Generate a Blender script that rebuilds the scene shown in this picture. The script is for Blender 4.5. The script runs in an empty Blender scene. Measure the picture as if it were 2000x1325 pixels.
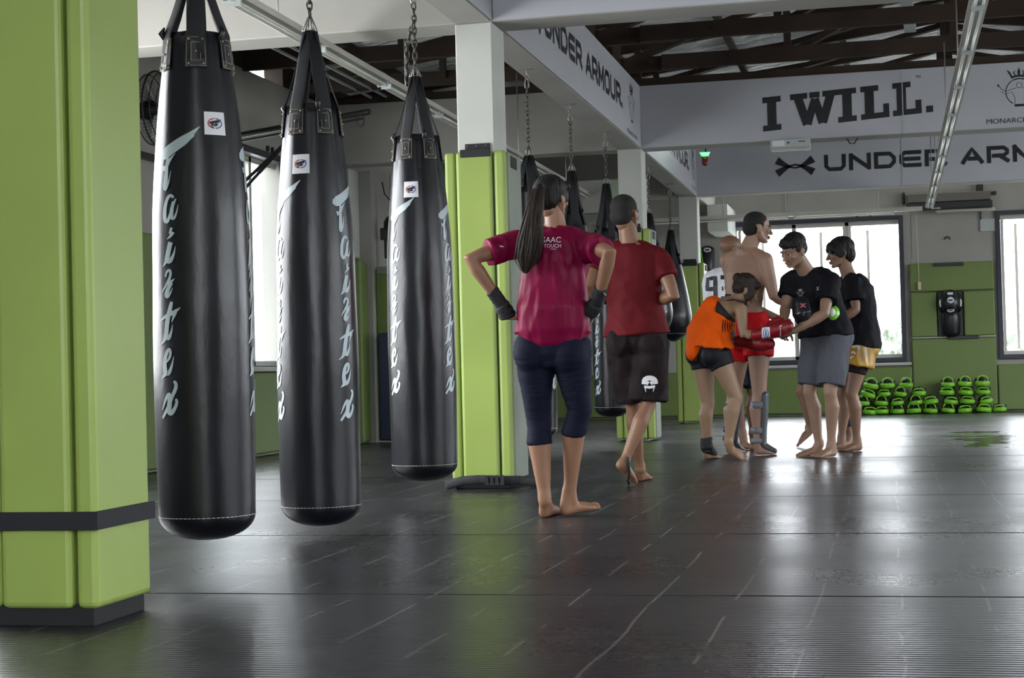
import bpy, bmesh, math, random
from math import sin, cos, pi, radians, atan, sqrt
from mathutils import Vector, Matrix, noise
from mathutils.bvhtree import BVHTree
S = bpy.context.scene
C = S.collection
V = Vector
# ---------------------------------------------------------------- camera
FPX = 3253.0
cam_d = bpy.data.cameras.new('camera'); cam = bpy.data.objects.new('camera', cam_d); C.objects.link(cam)
cam_d.sensor_width = 36; cam_d.lens = FPX / 2000 * 36; cam_d.clip_end = 300
CAM = V((0, 0, .67))
RM = Matrix.Rotation(atan(740 / FPX), 3, 'Z') @ Matrix.Rotation(pi / 2 + atan(63.5 / FPX), 3, 'X') @ Matrix.Rotation(-.026, 3, 'Z')
cam.matrix_world = Matrix.Translation(CAM) @ RM.to_4x4()
S.camera = cam
cam_d.dof.use_dof = False
# ---------------------------------------------------------------- light
w = bpy.data.worlds.new('overcast_sky'); S.world = w; w.use_nodes = True
wn = w.node_tree; wn.nodes.clear()
bg = wn.nodes.new('ShaderNodeBackground'); wo = wn.nodes.new('ShaderNodeOutputWorld')
tc = wn.nodes.new('ShaderNodeTexCoord'); sp = wn.nodes.new('ShaderNodeSeparateXYZ'); cr = wn.nodes.new('ShaderNodeValToRGB')
cr.color_ramp.elements[0].position = .0; cr.color_ramp.elements[0].color = (.30, .31, .32, 1)
cr.color_ramp.elements[1].position = .12; cr.color_ramp.elements[1].color = (.90, .95, 1.0, 1)
wn.links.new(tc.outputs['Generated'], sp.inputs[0]); wn.links.new(sp.outputs[2], cr.inputs[0])
wn.links.new(cr.outputs[0], bg.inputs[0]); bg.inputs[1].default_value = 19.0
wn.links.new(bg.outputs[0], wo.inputs[0])
S.view_settings.view_transform = 'Standard'; S.view_settings.look = 'None'
S.view_settings.exposure = -1.0; S.view_settings.gamma = 1.0; S.view_settings.use_curve_mapping = False

def window_light(name, loc, size, direction, power, col=(.88, .94, 1)):
    """daylight arriving through one window opening"""
    l = bpy.data.lights.new(name, 'AREA'); l.shape = 'RECTANGLE'; l.size = size[0]; l.size_y = size[1]
    l.energy = power; l.color = col
    o = bpy.data.objects.new(name, l); C.objects.link(o)
    o.location = loc; o.rotation_euler = V(direction).to_track_quat('-Z', 'Y').to_euler()
    return o
# windows that are out of frame: rear wall, right wall, near part of the left wall
window_light('daylight_rear', (-2.2, -3.85, 2.0), (4.0, 1.9), (.05, 1, -.10), 230, (.86, .93, 1))
window_light('daylight_right_near', (6.35, 4.5, 1.9), (6.0, 1.8), (-1, 0, -.05), 12, (.86, .93, 1))
window_light('daylight_right_far', (6.35, 15.6, 1.9), (8.0, 1.8), (-1, .12, -.05), 190, (.9, .95, 1))
window_light('daylight_left_near', (-5.45, 7.2, 1.7), (4.4, 1.8), (1, 0, -.05), 400, (.97, .98, 1))
# sky portals in the openings the camera can see: they emit nothing, the sky shines through them
for nm, lc_, sz_, dr_ in (('sky_portal', (-.9, 22.15, 1.61), (2.1, 1.8), (0, -1, 0)), ('sky_portal', (2.5, 22.15, 1.61), (2.2, 1.8), (0, -1, 0)), ('sky_portal', (-5.43, 13.27, 1.68), (1.85, 1.85), (1, 0, 0))):
    window_light(nm, lc_, sz_, dr_, 1).data.cycles.is_portal = True

# ---------------------------------------------------------------- materials
def mat(name, col, rough=.5, metal=0., spec=.5, bump=None, var=None, sheen=0, emit=None, coat=0):
    """bump = (scale, strength, distance[, stretch]), var = (scale, amount) mottles the colour"""
    m = bpy.data.materials.new(name); m.use_nodes = True
    nt = m.node_tree; b = nt.nodes['Principled BSDF']
    b.inputs['Base Color'].default_value = (*col, 1); b.inputs['Roughness'].default_value = rough
    b.inputs['Metallic'].default_value = metal; b.inputs['Specular IOR Level'].default_value = spec
    b.inputs['Sheen Weight'].default_value = sheen; b.inputs['Coat Weight'].default_value = coat
    t = nt.nodes.new('ShaderNodeTexCoord')
    if bump:
        mp = nt.nodes.new('ShaderNodeMapping'); nt.links.new(t.outputs['Object'], mp.inputs[0])
        if len(bump) > 3: mp.inputs['Scale'].default_value = bump[3]
        n = nt.nodes.new('ShaderNodeTexNoise'); n.inputs['Scale'].default_value = bump[0]; n.inputs['Detail'].default_value = 5
        bp = nt.nodes.new('ShaderNodeBump'); bp.inputs['Strength'].default_value = bump[1]; bp.inputs['Distance'].default_value = bump[2]
        nt.links.new(mp.outputs[0], n.inputs['Vector']); nt.links.new(n.outputs['Fac'], bp.inputs['Height'])
        nt.links.new(bp.outputs[0], b.inputs['Normal'])
    if var:
        n = nt.nodes.new('ShaderNodeTexNoise'); n.inputs['Scale'].default_value = var[0]; n.inputs['Detail'].default_value = 6
        nt.links.new(t.outputs['Object'], n.inputs['Vector'])
        r = nt.nodes.new('ShaderNodeMapRange'); r.inputs['From Min'].default_value = .3; r.inputs['From Max'].default_value = .7
        r.inputs['To Min'].default_value = 1 - var[1]; r.inputs['To Max'].default_value = 1 + var[1]
        x = nt.nodes.new('ShaderNodeVectorMath'); x.operation = 'SCALE'; x.inputs[0].default_value = col
        nt.links.new(n.outputs['Fac'], r.inputs['Value']); nt.links.new(r.outputs[0], x.inputs['Scale'])
        nt.links.new(x.outputs[0], b.inputs['Base Color'])
    if emit:
        b.inputs['Emission Color'].default_value = (*emit[0], 1); b.inputs['Emission Strength'].default_value = emit[1]
    return m
M = {}
M['plaster'] = mat('plaster', (.36, .35, .32), .85, bump=(60, .25, .002), var=(1.6, .09))
M['plaster_cool'] = mat('column_paint', (.50, .51, .47), .7, bump=(45, .2, .002), var=(2.2, .07))
M['banner'] = mat('banner_vinyl', (.44, .445, .48), .45, bump=(5, .15, .004), var=(1.2, .05))
M['black_print'] = mat('black_print', (.012, .012, .016), .5, var=(14, .3))
M['pad_green'] = mat('lime_vinyl', (.28, .37, .08), .42, bump=(160, .2, .0008), var=(2.0, .08))
M['pad_far'] = mat('green_wall_vinyl', (.15, .21, .055), .5, bump=(120, .2, .001), var=(1.3, .08))
M['pad_grey'] = mat('grey_vinyl', (.22, .25, .20), .6, bump=(120, .3, .001), var=(3, .12))
M['pad_navy'] = mat('navy_vinyl', (.012, .018, .05), .5)
M['strap_black'] = mat('black_webbing', (.010, .010, .013), .75, bump=(260, .6, .001))
M['leather'] = mat('black_leather', (.0065, .007, .010), .29, spec=.40, bump=(9, .5, .008, (1, 1, .4)), var=(5, .3))
M['leather_patch'] = mat('patch_leather', (.016, .016, .018), .5, bump=(180, .3, .001))
M['print_grey'] = mat('pale_print', (.42, .50, .53), .45, var=(9, .10))
M['white_label'] = mat('white_label', (.72, .72, .74), .6)
M['stitch'] = mat('stitch_thread', (.55, .50, .42), .8)
M['brass'] = mat('brass_rivet', (.55, .38, .18), .35, 1)
M['steel'] = mat('dull_steel', (.30, .29, .27), .38, .9, bump=(80, .3, .001))
M['chain'] = mat('aged_chain', (.10, .095, .085), .42, .85, bump=(90, .4, .001))
M['iron'] = mat('black_iron', (.016, .016, .018), .4)
M['wood'] = mat('dark_timber', (.030, .017, .010), .8, bump=(6, .5, .004, (1, 8, 8)), var=(3, .4))
M['wood2'] = mat('light_timber', (.10, .052, .022), .8, bump=(6, .5, .004, (1, 8, 8)), var=(3, .35))
M['foil'] = mat('crinkled_foil', (.95, .96, .96), .45, 0, bump=(4, 1.0, .35, (.6, 2.2, 1)))
M['trunk'] = mat('painted_trunking', (.42, .41, .37), .45, 0, var=(6, .08))
M['tube'] = mat('glass_tube', (.62, .62, .58), .2)
M['frame_dark'] = mat('dark_window_frame', (.022, .025, .04), .4)
M['frame_alu'] = mat('aluminium_sash', (.42, .42, .38), .4, .3)
M['plastic_grey'] = mat('grey_plastic', (.42, .46, .46), .4)
M['plastic_black'] = mat('black_plastic', (.012, .012, .014), .4)
M['cream'] = mat('cream_plastic', (.62, .55, .38), .5)
M['red'] = mat('red_plastic', (.16, .01, .01), .4)
M['lime'] = mat('lime_leather', (.18, .50, .02), .35, bump=(60, .2, .001))
M['leaf'] = mat('leaves', (.20, .24, .18), .7, var=(3, .5))
M['bark'] = mat('bark', (.12, .09, .06), .9)
M['yard'] = mat('pale_concrete_yard', (.55, .55, .52), .9, var=(.5, .1))
def glass_mat():
    m = bpy.data.materials.new('window_glass'); m.use_nodes = True; nt = m.node_tree; nt.nodes.clear()
    o = nt.nodes.new('ShaderNodeOutputMaterial'); a = nt.nodes.new('ShaderNodeBsdfTransparent'); g = nt.nodes.new('ShaderNodeBsdfGlossy')
    g.inputs['Roughness'].default_value = .03; a.inputs[0].default_value = (.93, .95, .95, 1)
    x = nt.nodes.new('ShaderNodeMixShader'); x.inputs[0].default_value = .07
    nt.links.new(a.outputs[0], x.inputs[1]); nt.links.new(g.outputs[0], x.inputs[2]); nt.links.new(x.outputs[0], o.inputs[0])
    return m
M['glass'] = glass_mat()

def floor_mat():
    """charcoal training mats: fine ribs across the room, wavy creases along it, wet patches far off"""
    m = bpy.data.materials.new('ribbed_charcoal_mat'); m.use_nodes = True; nt = m.node_tree; b = nt.nodes['Principled BSDF']
    N = nt.nodes.new; L = nt.links.new
    t = N('ShaderNodeTexCoord'); sx = N('ShaderNodeSeparateXYZ'); L(t.outputs['Object'], sx.inputs[0])
    def math_(op, a, b_=None, c=None):
        n = N('ShaderNodeMath'); n.operation = op
        for i, v in enumerate((a, b_, c)):
            if v is None: continue
            if isinstance(v, (int, float)): n.inputs[i].default_value = v
            else: L(v, n.inputs[i])
        return n.outputs[0]
    def noise_(scale, detail=4, vec=None, stretch=None):
        n = N('ShaderNodeTexNoise'); n.inputs['Scale'].default_value = scale; n.inputs['Detail'].default_value = detail
        mp = N('ShaderNodeMapping'); L(vec or t.outputs['Object'], mp.inputs[0])
        if stretch: mp.inputs['Scale'].default_value = stretch
        L(mp.outputs[0], n.inputs['Vector']); return n.outputs['Fac']
    big = noise_(.8, 5); mid = noise_(4, 5); fine = noise_(30, 3)
    # ribs: one every 28 mm
    wob = math_('MULTIPLY', math_('SUBTRACT', noise_(1.5, 2), .5), .02)
    rib = math_('SINE', math_('MULTIPLY', math_('ADD', sx.outputs[1], wob), 2 * pi / .028))
    rib = math_('MULTIPLY', rib, math_('ADD', .4, mid))
    # creases running away from the camera, one every 0.23 m, broken up
    cw = math_('MULTIPLY', math_('SUBTRACT', noise_(1.1, 3, stretch=(1, 1, 1)), .5), .05)
    fr = math_('FRACT', math_('DIVIDE', math_('ADD', math_('ADD', sx.outputs[0], cw), 10), .23))
    d = math_('ABSOLUTE', math_('SUBTRACT', fr, .5))
    line = math_('LESS_THAN', d, .017)
    brk = math_('GREATER_THAN', noise_(2.6, 2, stretch=(3, 1, 1)), .50)
    crease = math_('MULTIPLY', line, brk)
    # dark seam lines between mats are real gaps in the mesh; here only dirt and sheen
    cr2 = N('ShaderNodeValToRGB'); cr2.color_ramp.elements[0].position = .32; cr2.color_ramp.elements[1].position = .72
    cr2.color_ramp.elements[0].color = (.010, .010, .013, 1); cr2.color_ramp.elements[1].color = (.034, .033, .037, 1)
    L(math_('ADD', math_('MULTIPLY', big, .55), math_('MULTIPLY', mid, .45)), cr2.inputs[0])
    vs_ = N('ShaderNodeVectorMath'); vs_.operation = 'SCALE'; L(cr2.outputs[0], vs_.inputs[0]); L(math_('ADD', 1, math_('MULTIPLY', rib, .45)), vs_.inputs['Scale'])
    mx = N('ShaderNodeMix'); mx.data_type = 'RGBA'; L(math_('MULTIPLY', crease, .5), mx.inputs[0]); L(vs_.outputs[0], mx.inputs[6]); mx.inputs[7].default_value = (.22, .21, .20, 1)
    L(mx.outputs[2], b.inputs['Base Color'])
    # wet patches: smooth and glossy near x .2..1.4, y 12..15
    px = math_('DIVIDE', math_('SUBTRACT', sx.outputs[0], .75), .62); py = math_('DIVIDE', math_('SUBTRACT', sx.outputs[1], 14.6), 2.6)
    dist = math_('SQRT', math_('ADD', math_('MULTIPLY', px, px), math_('MULTIPLY', py, py)))
    wet = math_('LESS_THAN', math_('ADD', dist, math_('MULTIPLY', noise_(2.2, 4, stretch=(1, .7, 1)), 2.4)), 1.55)
    r = math_('ADD', .12, math_('MULTIPLY', big, .30)); r = math_('ADD', r, math_('MULTIPLY', fine, .06))
    r = math_('MULTIPLY', r, math_('SUBTRACT', 1, math_('MULTIPLY', wet, .55)))
    L(r, b.inputs['Roughness'])
    b.inputs['Specular IOR Level'].default_value = .7
    h = math_('ADD', math_('MULTIPLY', rib, .0009), math_('MULTIPLY', mid, .003))
    h = math_('ADD', h, math_('MULTIPLY', crease, .0022))
    h = math_('ADD', h, math_('MULTIPLY', big, .012))
    h = math_('MULTIPLY', h, math_('SUBTRACT', 1, math_('MULTIPLY', wet, .85)))
    bp = N('ShaderNodeBump'); bp.inputs['Distance'].default_value = 1.0; bp.inputs['Strength'].default_value = .8
    L(h, bp.inputs['Height']); L(bp.outputs[0], b.inputs['Normal'])
    return m
M['floor'] = floor_mat()
M['floor_shade'] = mat('floor_shade_dark', (.01, .01, .011), .8)  # floor-dark colour, painted shade below the column pads

# ---------------------------------------------------------------- mesh helpers
def obj(name, bm, m, parent=None, smooth=False, kind=None, recalc=True):
    if recalc and isinstance(bm, bmesh.types.BMesh): bmesh.ops.recalc_face_normals(bm, faces=bm.faces)
    if isinstance(bm, bmesh.types.BMesh):
        me = bpy.data.meshes.new(name); bm.to_mesh(me); bm.free()
    else: me = bm; me.name = name
    for x in (m if isinstance(m, (list, tuple)) else [m]): me.materials.append(M[x] if isinstance(x, str) else x)
    if smooth: me.polygons.foreach_set('use_smooth', [True] * len(me.polygons))
    o = bpy.data.objects.new(name, me); C.objects.link(o)
    if parent is not None:
        o.parent = parent
        o.matrix_parent_inverse = parent.matrix_world.inverted() if parent.type != 'EMPTY' else Matrix.Translation(-parent.location) if parent.rotation_euler[2] == 0 else (Matrix.Translation(parent.location) @ Matrix.Rotation(parent.rotation_euler[2], 4, 'Z')).inverted()
    if kind: o['kind'] = kind
    return o
def thing(name, label, cat, loc=(0, 0, 0), group=None):
    o = bpy.data.objects.new(name, None); C.objects.link(o); o.location = loc; o.empty_display_size = .1
    o.matrix_world = Matrix.Translation(V(loc))
    o['label'] = label; o['category'] = cat
    if group: o['group'] = group
    return o
def tag(o, label, cat, group=None):
    o['label'] = label; o['category'] = cat
    if group: o['group'] = group
    return o
def box(bm, a, b, bev=0, seg=2, mi=0):
    a, b = V(a), V(b); r = bmesh.ops.create_cube(bm, size=1)
    vs = r['verts']
    for v in vs: v.co = V((a[i] + (b[i] - a[i]) * (v.co[i] + .5) for i in range(3)))
    if bev:
        es = list({e for v in vs for e in v.link_edges})
        rr = bmesh.ops.bevel(bm, geom=es, offset=bev, segments=seg, profile=.5, affect='EDGES')
        fs = [f for f in rr['faces']]
    return vs
def frame_of(t, side):
    t = t.normalized(); u = side - t * side.dot(t)
    if u.length < 1e-4: u = V((1, 0, 0)) - t * t.x
    if u.length < 1e-4: u = V((0, 1, 0))
    u.normalize(); return t, u, t.cross(u)
def tube(bm, pts, rad, side=V((1, 0, 0)), n=16, cap=True, mi=0, closed=False):
    """tapering tube through pts; rad = radius or (along side, across) per point; rounded ends"""
    pts = [V(p) for p in pts]; K = len(pts)
    rad = [(r, r) if isinstance(r, (int, float)) else r for r in (rad if isinstance(rad, (list, tuple)) else [rad] * K)]
    sides = side if isinstance(side, list) else [side] * K
    rings = []
    def ring(c, u, v, ru, rv): return [bm.verts.new(c + u * (ru * cos(2 * pi * k / n)) + v * (rv * sin(2 * pi * k / n))) for k in range(n)]
    fr = []
    for i in range(K):
        if closed: t = pts[(i + 1) % K] - pts[i - 1]
        elif i == 0: t = pts[1] - pts[0]
        elif i == K - 1: t = pts[-1] - pts[-2]
        else: t = (pts[i + 1] - pts[i]).normalized() + (pts[i] - pts[i - 1]).normalized()
        fr.append(frame_of(t, sides[i]))
    if cap and not closed:
        t, u, v = fr[0]; ru, rv = rad[0]; rm = min(ru, rv)
        for a in (80, 55, 28): rings.append(ring(pts[0] - t * rm * sin(radians(a)), u, v, ru * cos(radians(a)), rv * cos(radians(a))))
    for i in range(K):
        t, u, v = fr[i]; rings.append(ring(pts[i], u, v, *rad[i]))
    if cap and not closed:
        t, u, v = fr[-1]; ru, rv = rad[-1]; rm = min(ru, rv)
        for a in (28, 55, 80): rings.append(ring(pts[-1] + t * rm * sin(radians(a)), u, v, ru * cos(radians(a)), rv * cos(radians(a))))
    R = len(rings)
    for i in range(R if closed else R - 1):
        A, B = rings[i], rings[(i + 1) % R]
        for k in range(n):
            f = bm.faces.new((A[k], A[(k + 1) % n], B[(k + 1) % n], B[k])); f.material_index = mi; f.smooth = True
    if not closed:
        f = bm.faces.new(rings[0][::-1]); f.material_index = mi
        f = bm.faces.new(rings[-1]); f.material_index = mi
def ell(bm, c, r, rot=None, n=20, mi=0):
    r0 = bmesh.ops.create_uvsphere(bm, u_segments=n, v_segments=max(8, n // 2 + 2), radius=1)
    r = (r, r, r) if isinstance(r, (int, float)) else r
    for v in r0['verts']:
        p = V((v.co.x * r[0], v.co.y * r[1], v.co.z * r[2]))
        v.co = (rot @ p if rot else p) + V(c)
    for v in r0['verts']:
        for f in v.link_faces: f.material_index = mi; f.smooth = True
def bar(bm, a, b, w, h=None, up=V((0, 0, 1)), mi=0):
    """rectangular bar from a to b"""
    a, b = V(a), V(b); h = h or w; t, u, v = frame_of(b - a, up.cross(b - a) if up.cross(b - a).length > 1e-5 else V((1, 0, 0)))
    vs = []
    for p in (a, b):
        for su, sv in ((-1, -1), (1, -1), (1, 1), (-1, 1)): vs.append(bm.verts.new(p + u * su * w / 2 + v * sv * h / 2))
    for q in ((0, 3, 2, 1), (4, 5, 6, 7), (0, 1, 5, 4), (1, 2, 6, 5), (2, 3, 7, 6), (3, 0, 4, 7)):
        f = bm.faces.new([vs[k] for k in q]); f.material_index = mi
def lathe(bm, prof, c, n=48, mod=None, mi=0):
    """prof: (r, z) list, c: centre (x, y); mod(theta, z) scales the radius"""
    rings = []
    for r, z in prof:
        rings.append([bm.verts.new((c[0] + r * (mod(2 * pi * k / n, z) if mod else 1) * cos(2 * pi * k / n), c[1] + r * (mod(2 * pi * k / n, z) if mod else 1) * sin(2 * pi * k / n), z)) for k in range(n)])
    for A, B in zip(rings, rings[1:]):
        for k in range(n):
            f = bm.faces.new((A[k], A[(k + 1) % n], B[(k + 1) % n], B[k])); f.smooth = True; f.material_index = mi
    f = bm.faces.new(rings[0][::-1]); f.smooth = True; f = bm.faces.new(rings[-1]); f.smooth = True
def remeshed(bm, voxel, smooth=4):
    bmesh.ops.recalc_face_normals(bm, faces=bm.faces)
    me = bpy.data.meshes.new('tmp'); bm.to_mesh(me); bm.free()
    o = bpy.data.objects.new('tmp', me); C.objects.link(o)
    a = o.modifiers.new('r', 'REMESH'); a.mode = 'VOXEL'; a.voxel_size = voxel; a.use_smooth_shade = True
    if smooth: s = o.modifiers.new('s', 'SMOOTH'); s.iterations = smooth; s.factor = .5
    dg = bpy.context.evaluated_depsgraph_get(); dg.update()
    m2 = bpy.data.meshes.new_from_object(o.evaluated_get(dg))
    bpy.data.objects.remove(o); bpy.data.meshes.remove(me)
    return m2
def join_me(m, bm2, mi):
    """append bmesh bm2 (material slot mi) to mesh m"""
    b = bmesh.new(); b.from_mesh(m)
    t = bpy.data.meshes.new('t2'); bmesh.ops.recalc_face_normals(bm2, faces=bm2.faces); bm2.to_mesh(t); bm2.free()
    n0 = len(b.faces); b.from_mesh(t); b.faces.ensure_lookup_table()
    if mi is not None:
        for f in b.faces[n0:]: f.material_index = mi
    for f in b.faces[n0:]: f.smooth = True
    b.to_mesh(m); b.free(); bpy.data.meshes.remove(t); return m
def wrinkle(me, amp, freq=(14, 14, 5), seed=0, ridge=True):
    """cloth folds: push vertices along their normals by stretched noise"""
    me.update()
    nr = [v.normal.copy() for v in me.vertices]
    for v, n in zip(me.vertices, nr):
        p = V((v.co.x * freq[0] + seed, v.co.y * freq[1], v.co.z * freq[2]))
        a = noise.noise(p); a = (1 - abs(a) * 2.2) if ridge else a
        v.co += n * amp * (a - .4 + .4 * noise.noise(p * 2.3))
    me.update()

# ---------------------------------------------------------------- lettering: brush strokes on a plane (u right, v up)
def spline(pts, step):
    """rounds the corners of a brush path (Chaikin), width included"""
    P = [tuple(p) for p in pts]
    for _ in range(3):
        Q = [P[0]]
        for p, q in zip(P, P[1:]):
            Q.append(tuple(.75 * p[k] + .25 * q[k] for k in range(3))); Q.append(tuple(.25 * p[k] + .75 * q[k] for k in range(3)))
        Q.append(P[-1]); P = Q
    out = [P[0]]
    for p in P[1:-1]:
        if math.dist(p[:2], out[-1][:2]) > step * .4: out.append(p)
    out.append(P[-1]); return out
def strokes(bm, items, fmap, step=.02, nc=4, curve=True, mi=0, square=False):
    """items: lists of (u, v, width); fmap(u, v, lift) -> 3D point"""
    for si, pts in enumerate(items):
        pts = [(p[0], p[1], p[2]) for p in pts]
        sp_ = spline(pts, step) if curve else None
        if sp_ is None:
            sp_ = []
            for a, b in zip(pts, pts[1:]):
                k = max(1, int(math.dist(a[:2], b[:2]) / step))
                sp_ += [tuple(a[i] + (b[i] - a[i]) * j / k for i in range(3)) for j in range(k)]
            sp_.append(pts[-1])
        if square:
            for e, q in ((0, 1), (-1, -2)):
                dx, dy = sp_[e][0] - sp_[q][0], sp_[e][1] - sp_[q][1]; L = math.hypot(dx, dy) or 1
                sp_[e] = (sp_[e][0] + dx / L * sp_[e][2] / 2, sp_[e][1] + dy / L * sp_[e][2] / 2, sp_[e][2])
        prev = None
        for i, (x, y, wd) in enumerate(sp_):
            a = sp_[max(0, i - 1)]; b = sp_[min(len(sp_) - 1, i + 1)]
            dx, dy = b[0] - a[0], b[1] - a[1]; L = math.hypot(dx, dy) or 1; nx, ny = -dy / L, dx / L
            row = [fmap(x + nx * wd * (k / nc - .5), y + ny * wd * (k / nc - .5), si % 5) for k in range(nc + 1)]
            row = [bm.verts.new(p) if p is not None else None for p in row]
            if prev:
                for k in range(nc):
                    if None in (prev[k], prev[k + 1], row[k + 1], row[k]): continue
                    f = bm.faces.new((prev[k], prev[k + 1], row[k + 1], row[k])); f.material_index = mi
            prev = row
def plane_map(o, u, v, lift=.0015):
    o, u, v = V(o), V(u), V(v); n = u.cross(v).normalized()
    return lambda a, b, s: o + u * a + v * b + n * (lift + s * .0001)
def proj_map(o, u, v, bvh, lift=.003, back=.25):
    """throws the drawing along -normal on to a curved surface"""
    o, u, v = V(o), V(u), V(v); n = u.cross(v).normalized()
    def f(a, b, s):
        p = o + u * a + v * b
        h = bvh.ray_cast(p + n * back, -n, back + 1.5)
        return h[0] + n * (lift + s * .0003) if h[0] is not None and h[1].dot(n) > .12 else None
    return f
# block letters, cap height 1, stroke .24 (x0,y0)-(x1,y1)
def blk(ch):
    w_ = .24; a, b, h = w_ / 2, 1.28 - w_ / 2, 1 - w_ / 2
    P = {'U': [[(a, h), (a, .3), (.3, a), (b - .18, a), (b, .3), (b, h)]],
         'N': [[(a, a), (a, h)], [(a + .05, h - .02), (b - .05, a + .02)], [(b, a), (b, h)]],
         'D': [[(a, a), (a, h)], [(a, h), (b - .25, h), (b, h - .25), (b, a + .25), (b - .25, a), (a, a)]],
         'E': [[(b, h), (.3, h), (a, h - .2), (a, a + .2), (.3, a), (b, a)], [(.35, .5), (b - .05, .5)]],
         'R': [[(a, a), (a, h)], [(a, h), (b - .2, h), (b, h - .16), (b, .58), (b - .2, .42), (.4, .42)], [(.75, .4), (b, a)]],
         'A': [[(a, a), (.62, h), (b, a)], [(.5, .32), (b - .3, .32)]],
         'M': [[(a, a), (a, h)], [(a, h), (.64, .3), (b, h)], [(b, a), (b, h)]],
         'O': [[(.64, h), (.3, h), (a, h - .22), (a, a + .22), (.3, a), (b - .18, a), (b, a + .22), (b, h - .22), (b - .18, h), (.64, h)]],
         '.': [[(a, a), (a + .02, a)]], ' ': []}
    return [[(x, y, w_) for x, y in s] for s in P[ch]]
def block_text(bm, txt, fmap, pitch, height):
    x = 0
    for ch in txt:
        k = pitch / 1.46
        strokes(bm, [[(x + p[0] * k, p[1] * height, p[2] * (height + k) / 2) for p in s] for s in blk(ch)], fmap, step=.05, nc=1, curve=False, square=True)
        x += pitch if ch != ' ' else pitch * .42
def slab_text(bm, fmap):
    """I WILL. in heavy slab letters; cap height 1"""
    T = .27; s = .17
    def stem(x): return [[(x, .08, T), (x, .92, T)]]
    L_ = []
    L_ += stem(.27) + [[(0, s / 2, s), (.54, s / 2, s)], [(0, 1 - s / 2, s), (.54, 1 - s / 2, s)]]
    x = .82
    L_ += [[(x + .2, .95, .25), (x + .48, .06, .25)], [(x + .48, .06, .25), (x + .72, .8, .22)], [(x + .72, .8, .22), (x + .93, .06, .25)], [(x + .93, .06, .25), (x + 1.2, .95, .25)]]
    L_ += [[(x, 1 - s / 2, s), (x + .5, 1 - s / 2, s)], [(x + .56, 1 - s / 2, s), (x + .86, 1 - s / 2, s)], [(x + .94, 1 - s / 2, s), (x + 1.42, 1 - s / 2, s)]]
    x = 2.2
    L_ += stem(x + .27) + [[(x, s / 2, s), (x + .54, s / 2, s)], [(x - .1, 1 - s / 2, s), (x + .54, 1 - s / 2, s)]]
    for x in (2.86, 3.78):
        L_ += stem(x + .25) + [[(x, 1 - s / 2, s), (x + .52, 1 - s / 2, s)], [(x, s / 2, s), (x + .82, s / 2, s)], [(x + .73, .05, .17), (x + .73, .42, .17)]]
    L_ += [[(4.72, .1, .2), (4.92, .1, .2)]]
    strokes(bm, L_, fmap, step=.2, nc=1, curve=False)
def ua_mark(bm, fmap, wd, ht):
    for sg in (1, -1):
        pts = [(i / 10, .5 + sg * (.5 * (abs(i / 10 - .5) * 2) ** 1.1 * (1 if 1 else 0) - .0), 0) for i in range(11)]
        a = []
        for i in range(21):
            t = i / 20; e = abs(t - .5) * 2
            a.append((t * wd, (.5 + sg * (-.07 + .37 * e ** 1.5)) * ht, (.08 + .34 * max(0, e - .2) ** 1.0) * ht))
        strokes(bm, [a], fmap, step=.02, nc=2, curve=False)
def crest(bm, fmap, s=.5):
    """line drawing: crown over a ring and a boxer with both arms raised"""
    def arc(cx, cy, r, a0, a1, w0, n=18): return [(cx + r * cos(radians(a0 + (a1 - a0) * i / n)), cy + r * sin(radians(a0 + (a1 - a0) * i / n)), w0) for i in range(n + 1)]
    it = [arc(.5, .5, .24, 120, 240, .016), arc(.5, .5, .24, 60, -60, .016), arc(.5, .5, .24, 62, 118, .022),
          arc(.5, .46, .33, 65, 115, .035), arc(.5, .62, .05, 0, 360, .008),
          [(.45, .57, .008), (.36, .55, .008), (.27, .52, .008), (.2, .55, .01), (.14, .62, .012)], [(.55, .57, .008), (.64, .55, .008), (.73, .52, .008), (.8, .55, .01), (.86, .62, .012)],
          [(.36, .5, .007), (.26, .47, .007), (.17, .52, .007)], [(.64, .5, .007), (.74, .47, .007), (.83, .52, .007)],
          [(.12, .62, .035), (.14, .65, .03)], [(.88, .62, .035), (.86, .65, .03)],
          [(.37, .5, .008), (.42, .38, .008), (.41, .27, .008)], [(.63, .5, .008), (.58, .38, .008), (.59, .27, .008)], [(.41, .25, .045), (.59, .25, .045)],
          [(.37, .78, .03), (.33, .86, .035), (.29, .91, .006)], [(.63, .78, .03), (.67, .86, .035), (.71, .91, .006)],
          [(.5, .8, .035), (.5, .87, .05), (.5, .94, .008)], [(.43, .8, .02), (.41, .86, .02), (.44, .89, .01)], [(.57, .8, .02), (.59, .86, .02), (.56, .89, .01)]]
    strokes(bm, [[(x * s, y * s, q * s) for x, y, q in a] for a in it], fmap, step=.02, nc=1, curve=False)
def font_text(txt, size, extrude=0):
    cu = bpy.data.curves.new('t', 'FONT'); cu.body = txt; cu.size = size; cu.resolution_u = 3; cu.align_x = 'CENTER'
    o = bpy.data.objects.new('t', cu); C.objects.link(o); dg = bpy.context.evaluated_depsgraph_get(); dg.update()
    me = bpy.data.meshes.new_from_object(o.evaluated_get(dg)); bpy.data.objects.remove(o); return me
def add_text(bm, txt, size, fmap, sx=1.0):
    me = font_text(txt, size); me.calc_loop_triangles(); vs = {}
    for v in me.vertices:
        p = fmap(v.co.x * sx, v.co.y, 1)
        if p is not None: vs[v.index] = bm.verts.new(p)
    for tri in me.loop_triangles:
        try: bm.faces.new([vs[k] for k in tri.vertices])
        except (ValueError, KeyError): pass
    bpy.data.meshes.remove(me)
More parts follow.
